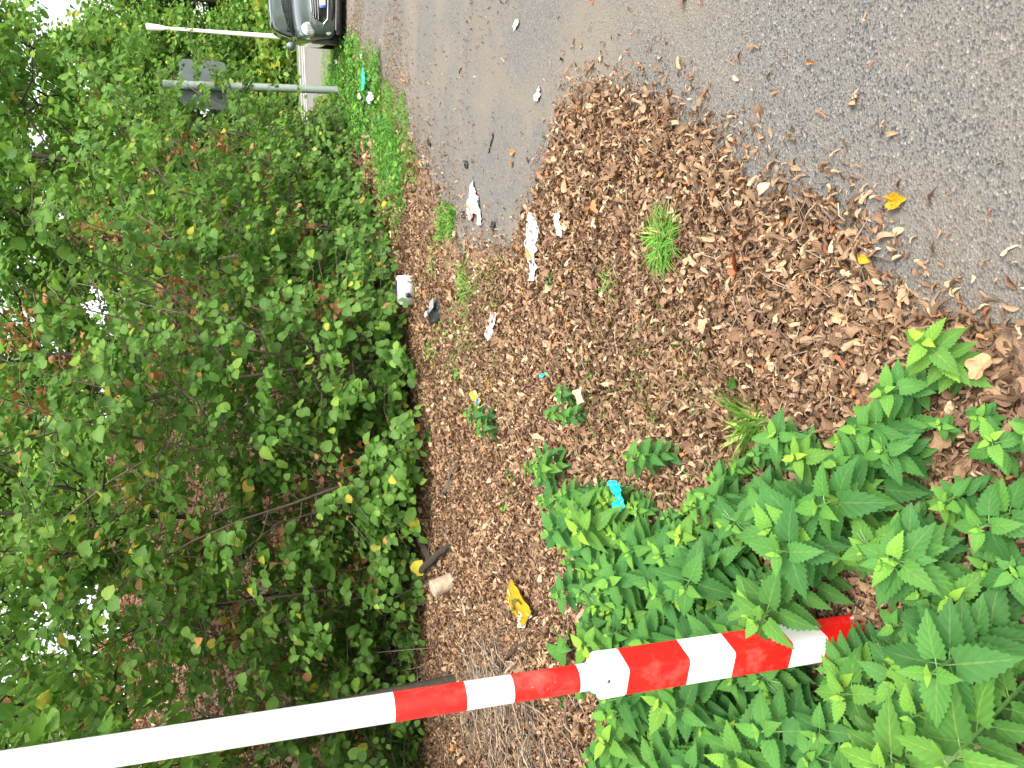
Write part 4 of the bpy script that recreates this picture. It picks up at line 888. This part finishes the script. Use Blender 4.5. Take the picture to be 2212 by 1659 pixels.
crumple('film_scrap', [(1395, 1030), (1388, 1036), (1396, 1052), (1408, 1064), (1402, 1082), (1404, 1100), (1424, 1098), (1426, 1072), (1420, 1064), (1418, 1050), (1412, 1034)], M_TURQ, 'bright turquoise torn plastic bag at the edge of the nettles', 'plastic bag', .04, 16, z=.15)
crumple('film_scrap', [(1176, 812), (1182, 805), (1190, 803), (1189, 810), (1180, 816)], M_TURQ, 'tiny turquoise scrap among the dry leaves', 'plastic scrap', .02, 17, z=.03)
crumple('film_scrap', [(906, 934), (906, 942), (875, 943), (875, 936)], M_REDP, 'narrow red strip half hidden under the bush', 'plastic scrap', .02, 18, z=.12, div=2)
crumple('film_scrap', [(788, 510), (801, 511), (800, 520), (788, 521)], M_REDP, 'small red scrap showing through the bush leaves', 'plastic scrap', .04, 19, z=.2, div=2)
DG = 'dark rubber scraps on the asphalt'
for k, (px, py, s) in enumerate([(1004, 463, 1), (930, 308, .9), (1010, 355, 1), (1069, 487, 1.2)]):
    crumple('rubber_scrap', [(px-3*s, py-8*s), (px+3*s, py-7*s), (px+4*s, py+6*s), (px, py+10*s), (px-4*s, py+2*s)], M_BFILM,
        ['black scrap right beside the stained tissue', 'black scrap by the kerb, farthest from the tissue', 'black scrap between kerb and tissue', 'longer dark scrap between the two big tissues'][k], 'scrap', .03, 20+k, DG, z=.01)
# yellow packaging bag
def quadbag(c4, name, m, label, cat, thick, z, parent=None, seed=0, nu=22, nv=30, th_pow=.5, loc=None):
    c = np.mean(c4, 0) if loc is None else loc; V = []; r = np.random.default_rng(seed)
    for side in (1, -1):
        for i_ in range(nu+1):
            for j_ in range(nv+1):
                u, v = i_/nu, j_/nv; p = (c4[0]*(1-u)+c4[1]*u)*(1-v)+(c4[3]*(1-u)+c4[2]*u)*v-c
                e = (max(0, 4*u*(1-u))*max(0, 4*v*(1-v)))**th_pow
                w_ = .3*(vnoise(u*5+seed, v*3, 2, seed)-.5)+.35*abs(math.sin(u*19+3*vnoise(u, v, 3, seed+2)*3))*.25
                V.append((p[0], p[1], p[2]+thick*(side*.5*e+.5)+thick*w_*side*(side > 0)+.002*side*0))
    n1 = (nu+1)*(nv+1); q_ = [[i_*(nv+1)+j_, (i_+1)*(nv+1)+j_, (i_+1)*(nv+1)+j_+1, i_*(nv+1)+j_+1] for i_ in range(nu) for j_ in range(nv)]
    q2 = [[n1+x_ for x_ in qq[::-1]] for qq in q_]; a = Acc(); a.add(V, q_+q2); o = a.obj(name, m, parent)
    if parent is None: o.location = c
    return o, c, V[:n1], nu, nv
zt_ = terr(-1.5, 4.9)[0]+.05
c4 = [P(1112, 1251, .05), P(1131, 1258, .05), P(1155, 1312, .05), P(1136, 1352, .05)]
c4 = [P(1101, 1290, .06), P(1112, 1250, .06), P(1158, 1320, .05), P(1138, 1355, .05)]
yb_, yc, YV, nu_, nv_ = quadbag(c4, 'yellow_bag', M_YBAG, '', '', .05, 0, seed=3)
tag(yb_, 'yellow plastic packaging bag with dark printing lying on the brown leaves', 'bag')
def onbag(u, v, lift=.002):
    i_ = min(nu_, int(round(u*nu_))); j_ = min(nv_, int(round(v*nv_))); return np.array(YV[i_*(nv_+1)+j_])+[0, 0, lift]
def decal(cu, cv, ru, rv, m, name, sides=12, rect=False, lift=.006):
    cs = [(1, 1), (-1, 1), (-1, -1), (1, -1)] if rect else [(math.cos(t), math.sin(t)) for t in np.linspace(0, 6.283, sides, endpoint=False)]
    def s(u, v):
        uu = np.clip(u, .01, .99)*nu_; vv = np.clip(v, .01, .99)*nv_; i_, j_ = int(uu), int(vv); fu, fv = uu-i_, vv-j_; g = lambda a_, b_: np.array(YV[a_*(nv_+1)+b_])
        return g(i_, j_)*(1-fu)*(1-fv)+g(i_+1, j_)*fu*(1-fv)+g(i_, j_+1)*(1-fu)*fv+g(i_+1, j_+1)*fu*fv+np.array([0, 0, lift])
    V = []; R_ = 5; n = len(cs) if not rect else 16
    if rect: cs = [(np.clip(1.42*math.cos(t), -1, 1), np.clip(1.42*math.sin(t), -1, 1)) for t in np.linspace(.785, 7.068, 16, endpoint=False)]
    for k in range(1, R_+1):
        for (x_, y_) in cs: V.append(s(cu+x_*ru*k/R_, cv+y_*rv*k/R_))
    V.append(s(cu, cv)); n = len(cs); q_ = [[k*n+i_, k*n+(i_+1) % n, (k+1)*n+(i_+1) % n, (k+1)*n+i_] for k in range(R_-1) for i_ in range(n)]
    a = Acc(); a.add(V, q_, [[R_*n, i_, (i_+1) % n] for i_ in range(n)]); return a.obj(name, m, yb_)
for (u, v, ru, rv, m, re) in [(.30, .25, .11, .06, M_CREAM, 0), (.14, .42, .09, .055, M_CREAM, 1), (.5, .82, .11, .07, M_CREAM, 0), (.28, .82, .09, .06, M_CREAM, 0), (.62, .2, .05, .12, M_CREAM, 0)]: decal(u, v, ru, rv, m, 'printed_emblem', rect=bool(re))
for (u, v, ru, rv, re) in [(.30, .25, .06, .035, 0), (.14, .42, .055, .035, 1), (.5, .82, .05, .035, 0), (.28, .80, .05, .03, 0), (.72, .52, .09, .05, 1), (.34, .56, .07, .05, 0)]: decal(u, v, ru, rv, M_INK if (u, v) not in ((.28, .80),) else M_BLUEP, 'printed_symbol', rect=bool(re), lift=.009)
for k in range(9): decal(.44+.016*k*(-1)+.1, .40+.045*k, .055, .014, M_LET, 'printed_lettering', rect=True, lift=.009)
for k in range(5): decal(.85, .55+.035*k, .04, .01, M_LET, 'printed_lettering', rect=True, lift=.009)
crumple('tissue', [(1142, 1322), (1160, 1312), (1171, 1328), (1160, 1338), (1156, 1354), (1138, 1352)], M_PAPER, 'white paper sticking out of the yellow bag', 'paper', .03, 30, PG, z=.055)
# yellow-blue wrapper
o = crumple('wrapper', [(1034, 846), (1043, 842), (1052, 860), (1054, 866), (1052, 881), (1045, 880), (1043, 866), (1035, 858)], simple('yellow_wrapper', (.55, .4, .0), .35, var=.08, sc=20), 'yellow and blue crumpled wrapper beside the young nettles', 'wrapper', .05, 31, None, [(1048, 870, .04, 1), (1036, 860, .025, 2), (1044, 848, .018, 2)], mats=(M_BLUEP, M_PAPER), z=.04)
# white canister
cp = P(898, 625); cn = empty('canister', T3(cp, .01), math.radians(-12)); tag(cn, 'white plastic canister with a black cap lying under the hedge', 'canister')
bm = bmesh.new(); bmesh.ops.create_cube(bm, size=1)
for v in bm.verts: v.co = Vector((v.co.x*.32, v.co.y*.26, v.co.z*.19+.09))
for v in bm.verts:
    if v.co.z > .1 and v.co.y > 0: v.co.x *= .93
bmesh.ops.bevel(bm, geom=bm.edges[:], offset=.014, segments=3, affect='EDGES'); me = bpy.data.meshes.new('body'); bm.to_mesh(me); me.materials.append(M_WPLAST)
for f in me.polygons: f.use_smooth = True
o = link(bpy.data.objects.new('body', me)); o.parent = cn
a = Acc(); a.tube([(-.055, -.115, .085), (-.055, -.128, .085), (-.055, -.15, .085), (-.055, -.155, .085)], [.03, .03, .028, .02], 18, cap=True); a.obj('cap', M_BLACK, cn)
a = Acc(); a.tube([(-.09, -.121, .15), (.09, -.121, .15)], .006, 6); a.tube([(-.13, -.121, .05), (-.13, -.121, .14)], .005, 6); a.obj('ridge', M_WPLAST, cn)
polyplate('label', [(.1, -.03, .186), (-.08, -.03, .186), (-.08, .1, .186), (.1, .1, .186)], simple('dark_print', (.04, .03, .12), .5), cn, .002, (0, 0, 1))
a = Acc(); a.tube([(.14, -.13, .0), (.09, -.135, .05), (.1, -.13, .09)], .006, 5); 
for k in range(4):
    p0 = np.array([-.1+.01*k, -.128, .02+.02*k]); a.tube([p0, p0+[.03, -.004, .02], p0+[.05, -.002, .05]], .004, 5)
tag(a.obj('twig', M_BARK), 'thin dark twig leaning on the canister', 'twig'); o = bpy.data.objects['twig']; o.location = cn.location; o.rotation_euler = cn.rotation_euler
# black bag with label
bp = P(955, 672); bb = empty('black_pouch', T3(bp, .01), math.radians(35)); tag(bb, 'glossy black plastic pouch with a small white label near the canister', 'pouch')
c4b = [np.array(p, float) for p in [(-.13, -.09, .01), (.12, -.1, .01), (.11, .11, .1), (-.10, .11, .12)]]
o, _, _, _, _ = quadbag(c4b, 'pouch_body', M_BFILM, '', '', .07, 0, parent=bb, seed=5, nu=12, nv=12)
polyplate('sticker', [(-.03, .02, .125), (.02, .015, .122), (.02, .05, .138), (-.03, .055, .141)], M_PAPER, bb, .003, (0, -.4, .9))
polyplate('grey_panel', [(-.02, -.08, .075), (.10, -.085, .06), (.10, -.01, .088), (-.02, -.0, .108)], M_GREYP, bb, .003, (0, -.4, .9))
a = Acc(); a.tube([(.1, .1, .05), (.15, .17, .07), (.18, .26, .05)], [.02, .014, .006], 6, cap=True); a.obj('strap', M_GREYP, bb)
# red can, stump, branches
cp = P(722, 219); a = Acc(); a.tube([(0, 0, -.11), (0, 0, -.105), (0, 0, .10), (0, 0, .11)], [.055, .06, .06, .05], 20, cap=True)
o = a.obj('red_canister', M_DRED); o.location = T3(cp, .28); o.rotation_euler = (math.radians(10), 0, .3); tag(o, 'dark red can standing in the weeds left of the sign pole', 'can')
cp = P(985, 1252); st = empty('cut_post', T3(cp), 0); tag(st, 'short weathered round wooden post with a flat cut top', 'post'); st.rotation_euler = (math.radians(8), math.radians(-14), 0)
a = Acc(); a.tube([(0, 0, -.1), (0, 0, .1), (.0, 0, .22), (0, 0, .225)], [.082, .08, .078, .07], 24, cap=True); a.obj('shaft', simple('weathered_wood', (.3, .24, .17), .85, var=.3, sc=18, bmp=.8), st)
a = Acc(); a.tube([(0, 0, .222), (0, 0, .229)], [.073, .07], 24, cap=True); a.obj('cut_face', simple('grey_end_grain', (.26, .23, .2), .9, var=.25, sc=30, bmp=.5), st)
def branch(pxs, r0, r1, m, name, label, cat, lift=(.03, .03), group=None, wig=.01):
    pts = []
    for k, (px, py) in enumerate(pxs):
        t = k/(len(pxs)-1); z_ = lift[0]*(1-t)+lift[1]*t; p = P(px, py, z_); p[2] = float(terr(p[0], p[1])[0])+z_; pts.append(p)
    pts = np.array(pts); d = np.linspace(0, 1, len(pts)); s = np.linspace(0, 1, 10); p2 = np.stack([np.interp(s, d, pts[:, k]) for k in range(3)], 1)+rng.normal(0, wig, (10, 3))
    c = p2.mean(0); a = Acc(); a.tube(p2-c, np.linspace(r0, r1, 10), 7, cap=True); o = a.obj(name, m); o.location = c; tag(o, label, cat, group); return o
BG = 'dead branches lying at the foot of the hedge'
branch([(960, 1070), (985, 1020), (1000, 992)], .035, .015, M_BARK2, 'branch', 'grey driftwood like branch on the leaves below the hedge', 'branch', (.04, .03), BG, .015)
branch([(915, 1305), (860, 1306), (800, 1300), (780, 1300)], .03, .012, M_STRAW, 'branch', 'pale splintered branch standing behind the cut post', 'branch', (.05, .05), BG, .02)
branch([(1005, 1330), (1000, 1300), (1003, 1290)], .012, .01, M_STRAW, 'branch', 'short pale stick right of the cut post', 'branch', (.04, .05), BG, .003)
branch([(1140, 1385), (1105, 1420), (1080, 1480)], .012, .006, M_BARK, 'branch', 'dark stick pointing at the barrier pole from the yellow bag', 'branch', (.05, .06), BG)
branch([(1057, 1405), (1070, 1420), (1085, 1440)], .012, .008, M_STRAW, 'branch', 'pale curved stick in the brushwood next to the barrier pole', 'branch', (.06, .06), BG, .006)
branch([(1118, 1430), (1105, 1450), (1092, 1478)], .01, .007, M_STRAW, 'branch', 'straight pale stick touching the barrier pole outline', 'branch', (.08, .08), BG, .003)
branch([(900, 1145), (925, 1195), (945, 1220)], .06, .03, M_BARK, 'branch', 'thick dark log lying under the hedge edge', 'branch', (.08, .06), BG, .006)
branch([(905, 1240), (935, 1210), (960, 1190), (975, 1180)], .045, .02, M_BARK, 'branch', 'dark forked log above the cut post', 'branch', (.15, .06), BG, .006)
branch([(2010, 1655), (2060, 1632), (2120, 1612)], .006, .005, M_STRAW, 'branch', 'pale dry stalk lying across the nettles in the lower corner', 'branch', (.3, .3), BG, .002)
branch([(1775, 445), (1840, 520), (1880, 545), (1925, 562), (1955, 548)], .004, .002, M_BARK2, 'twig', 'thin forked grey twig along the edge of the asphalt', 'twig', (.03, .02), None, .004)
branch([(1065, 290), (1060, 312), (1055, 330)], .008, .005, M_BARK, 'twig', 'short dark twig on the asphalt beyond the stained tissue', 'twig', (.012, .012), None, .003)
branch([(1100, 920), (1105, 905), (1112, 888)], .006, .004, M_BARK2, 'twig', 'grey twig on the leaves beside the young nettles', 'twig', (.04, .04), None, .004)
branch([(1108, 1118), (1098, 1148)], .005, .004, M_STRAW, 'twig', 'pale straight twig near the upper corner of the nettle patch', 'twig', (.04, .04), None, .002)
branch([(952, 1130), (972, 1160), (978, 1180)], .01, .006, M_BARK2, 'twig', 'long reddish twig on the leaves under the hedge', 'twig', (.04, .04), None, .006)
# brushwood (countless thin twigs)
bw = Acc()
for k in range(520):
    px, py = random.choice([(1080, 1470), (1130, 1560), (1060, 1420), (1180, 1600), (1020, 1560), (1110, 1640), (1050, 1500)]); px += random.gauss(0, 45); py += random.gauss(0, 45)
    p = P(px, py); a0_ = random.gauss(.9, .8); ln = random.uniform(.08, .4); z_ = float(terr(p[0], p[1])[0])+random.uniform(.02, .1); d = np.array([math.cos(a0_), math.sin(a0_), random.gauss(0, .15)])
    mid = np.array([p[0], p[1], z_]); bend = rng.normal(0, .04, 3); bw.tube([mid-d*ln/2, mid+bend*ln*2, mid+d*ln/2], [random.uniform(.0025, .006), .004, .0015], 4, mi=int(random.random() < .35))
for k in range(500):
    px, py = random.uniform(1000, 1900), random.uniform(200, 1400); p = P(px, py)
    if not in_poly(np.array([p[0]]), np.array([p[1]]), LIT2)[0]: continue
    a0_ = random.uniform(0, 6.28); ln = random.uniform(.04, .16); z_ = float(terr(p[0], p[1])[0])+random.uniform(.03, .045); d = np.array([math.cos(a0_), math.sin(a0_), random.gauss(0, .08)]); mid = np.array([p[0], p[1], z_])
    bw.tube([mid-d*ln/2, mid+rng.normal(0, .01, 3), mid+d*ln/2], [.0022, .0018, .0012], 4, mi=int(random.random() < .6))
for k in range(320):
    x_ = random.uniform(-6, 5.5); y_ = float(np.interp(x_, hx, hy))+random.gauss(-.3, .8); zz = float(terr(x_, y_)[0]); d = norm([random.gauss(0, .7), random.gauss(0, .7), abs(random.gauss(.5, .5))]); ln = random.uniform(.2, .8); p0 = np.array([x_, y_, zz])
    bw.tube([p0, p0+d*ln*.5+rng.normal(0, .05, 3), p0+d*ln+rng.normal(0, .08, 3)], [.006, .004, .002], 4, mi=int(random.random() < .15))
tag(bw.obj('brushwood', [M_BARK2, M_STRAW]), 'tangle of thin dead twigs on the ground and in the hedge foot', 'brushwood', kind='stuff')
# ------------------------------------------------------------------ single fallen leaves, burdock
MAP = lobed(5, .55, 9)
def fallen(px, py, size, m, ti, label, tpl=None, group='single fallen leaves that stand out', rz=0, z=.012):
    p = P(px, py); a = Acc(); tv = (tpl or MAP); Rm = rnd_frames(1, 2.5, .3); a.inst(tv, Rm, np.zeros((1, 3)), np.array([size]), np.array([ti]))
    o = a.obj('fallen_leaf', m); inl = in_poly(np.array([p[0]]), np.array([p[1]]), LIT2)[0]; o.location = (p[0], p[1], (float(terr(p[0], p[1])[0])+.045 if inl else 0)+z)
    md = o.modifiers.new('s', 'SUBSURF'); md.levels = 1; md.render_levels = 1; tag(o, label, 'leaf', group); return o
LF = leaf_tpl(oval(.36), 8, fold=.5, curl=.3, wav=.06)
fallen(1945, 437, .065, M_YEL, .5, 'bright yellow lobed leaf alone on the grey asphalt', LB[1]); fallen(1893, 556, .034, M_YEL, .2, 'smaller yellow leaf at the border of litter and asphalt', LF)
fallen(1936, 510, .035, M_LITTER, .8, 'tan oval leaf on asphalt below the bright yellow leaf', LF); fallen(1847, 400, .045, M_LITTER, .85, 'pale curled leaf on asphalt near the litter edge', DT[0])
fallen(2150, 1143, .1, M_LITTER, .74, 'large tan leaf beside the nettles at the lower right', LF, z=.02); fallen(1240, 610, .04, M_YEL, .0, 'small yellow leaf lying near the white paper strip', LF) 
fallen(1273, 480, .035, M_YEL, .6, 'yellow curled leaf right of the short white paper strip', LF); fallen(1262, 100, .045, M_YEL, .9, 'yellow leaf on the open asphalt near the right edge', LF)
fallen(1555, 705, .07, M_LITTER, .82, 'broad pale brown leaf in the middle of the litter', LB[1]); fallen(1672, 420, .05, M_LITTER, .9, 'pale fallen leaf on the litter near its asphalt edge', LF)
fallen(1622, 835, .07, M_HAZEL, .1, 'dark green fallen leaf next to the long bladed tuft', LF); fallen(1112, 330, .07, M_LITTER, .97, 'red brown leaf on the asphalt, upper of the two', LB[1]); fallen(1110, 352, .07, M_LITTER, .98, 'red brown leaf on the asphalt, lower of the two', LB[0])
fallen(1285, 850, .12, M_LITTER, .88, 'big pale withered leaf on the litter between small nettles', LB[0]); fallen(2170, 790, .08, M_LITTER, .95, 'red brown lobed leaf at the right corner of the litter', LB[0]); fallen(2115, 700, .05, M_LITTER, .96, 'orange leaf at the litter edge on the right', DT[0])
for k in range(26):
    pass
HT = leaf_tpl(lambda t: max(.02, .5*math.sin(math.pi*(t*.9+.1)**.55)**.8), 10, fold=.15, curl=.2, wav=.02)
bd = empty('burdock', tuple(P(1225, 1395))); tag(bd, 'broad heart shaped leaves of a weed between litter and nettles', 'plant')
a = Acc(); st_ = Acc()
for (px, py, s, dx, dy) in [(1200, 1372, .13, .1, .9), (1222, 1378, .11, .6, .5), (1205, 1415, .15, -.5, .2), (1215, 1396, .09, .3, -.4)]:
    p = P(px, py, .12)-np.array(bd.location); dd = norm([dx-.4, dy, -.15]); a.inst(HT, frames(np.array([dd]), np.array([[0, -.5, 1.]])), np.array([p-dd*s*.4]), np.array([s]), np.array([.62])); st_.tube([(0, 0, 0), (p-dd*s*.4)*.6+[0, 0, .02], p-dd*s*.4], .003, 5)
a.obj('leaves', M_NETTLE, bd); st_.obj('stems', M_STEM, bd)
# withered brown clusters hanging in the hedge
wd = Acc()
for k in range(46):
    i_ = random.randint(0, 9); bx_, by_ = bushes[i_][0], bushes[i_][1]; a0_ = random.uniform(3.3, 6.0); c = np.array([bx_+1.0*math.cos(a0_), by_+1.0*math.sin(a0_), random.uniform(.8, 4.6)]); n = 45
    v = rng.normal(0, .16, (n, 3)); wd.inst(LF, rnd_frames(n, .2, 1), c+v, .075*rng.lognormal(0, .3, n), rng.random(n))
    wd.tube([c+[0, 0, .3], c, c+[.05, 0, -.25]], .004, 4)
tag(wd.obj('withered_leaves', M_DEAD), 'brown withered leaf clusters caught in the hedge', 'dead leaves', kind='stuff')
print('done', len(bpy.data.objects))
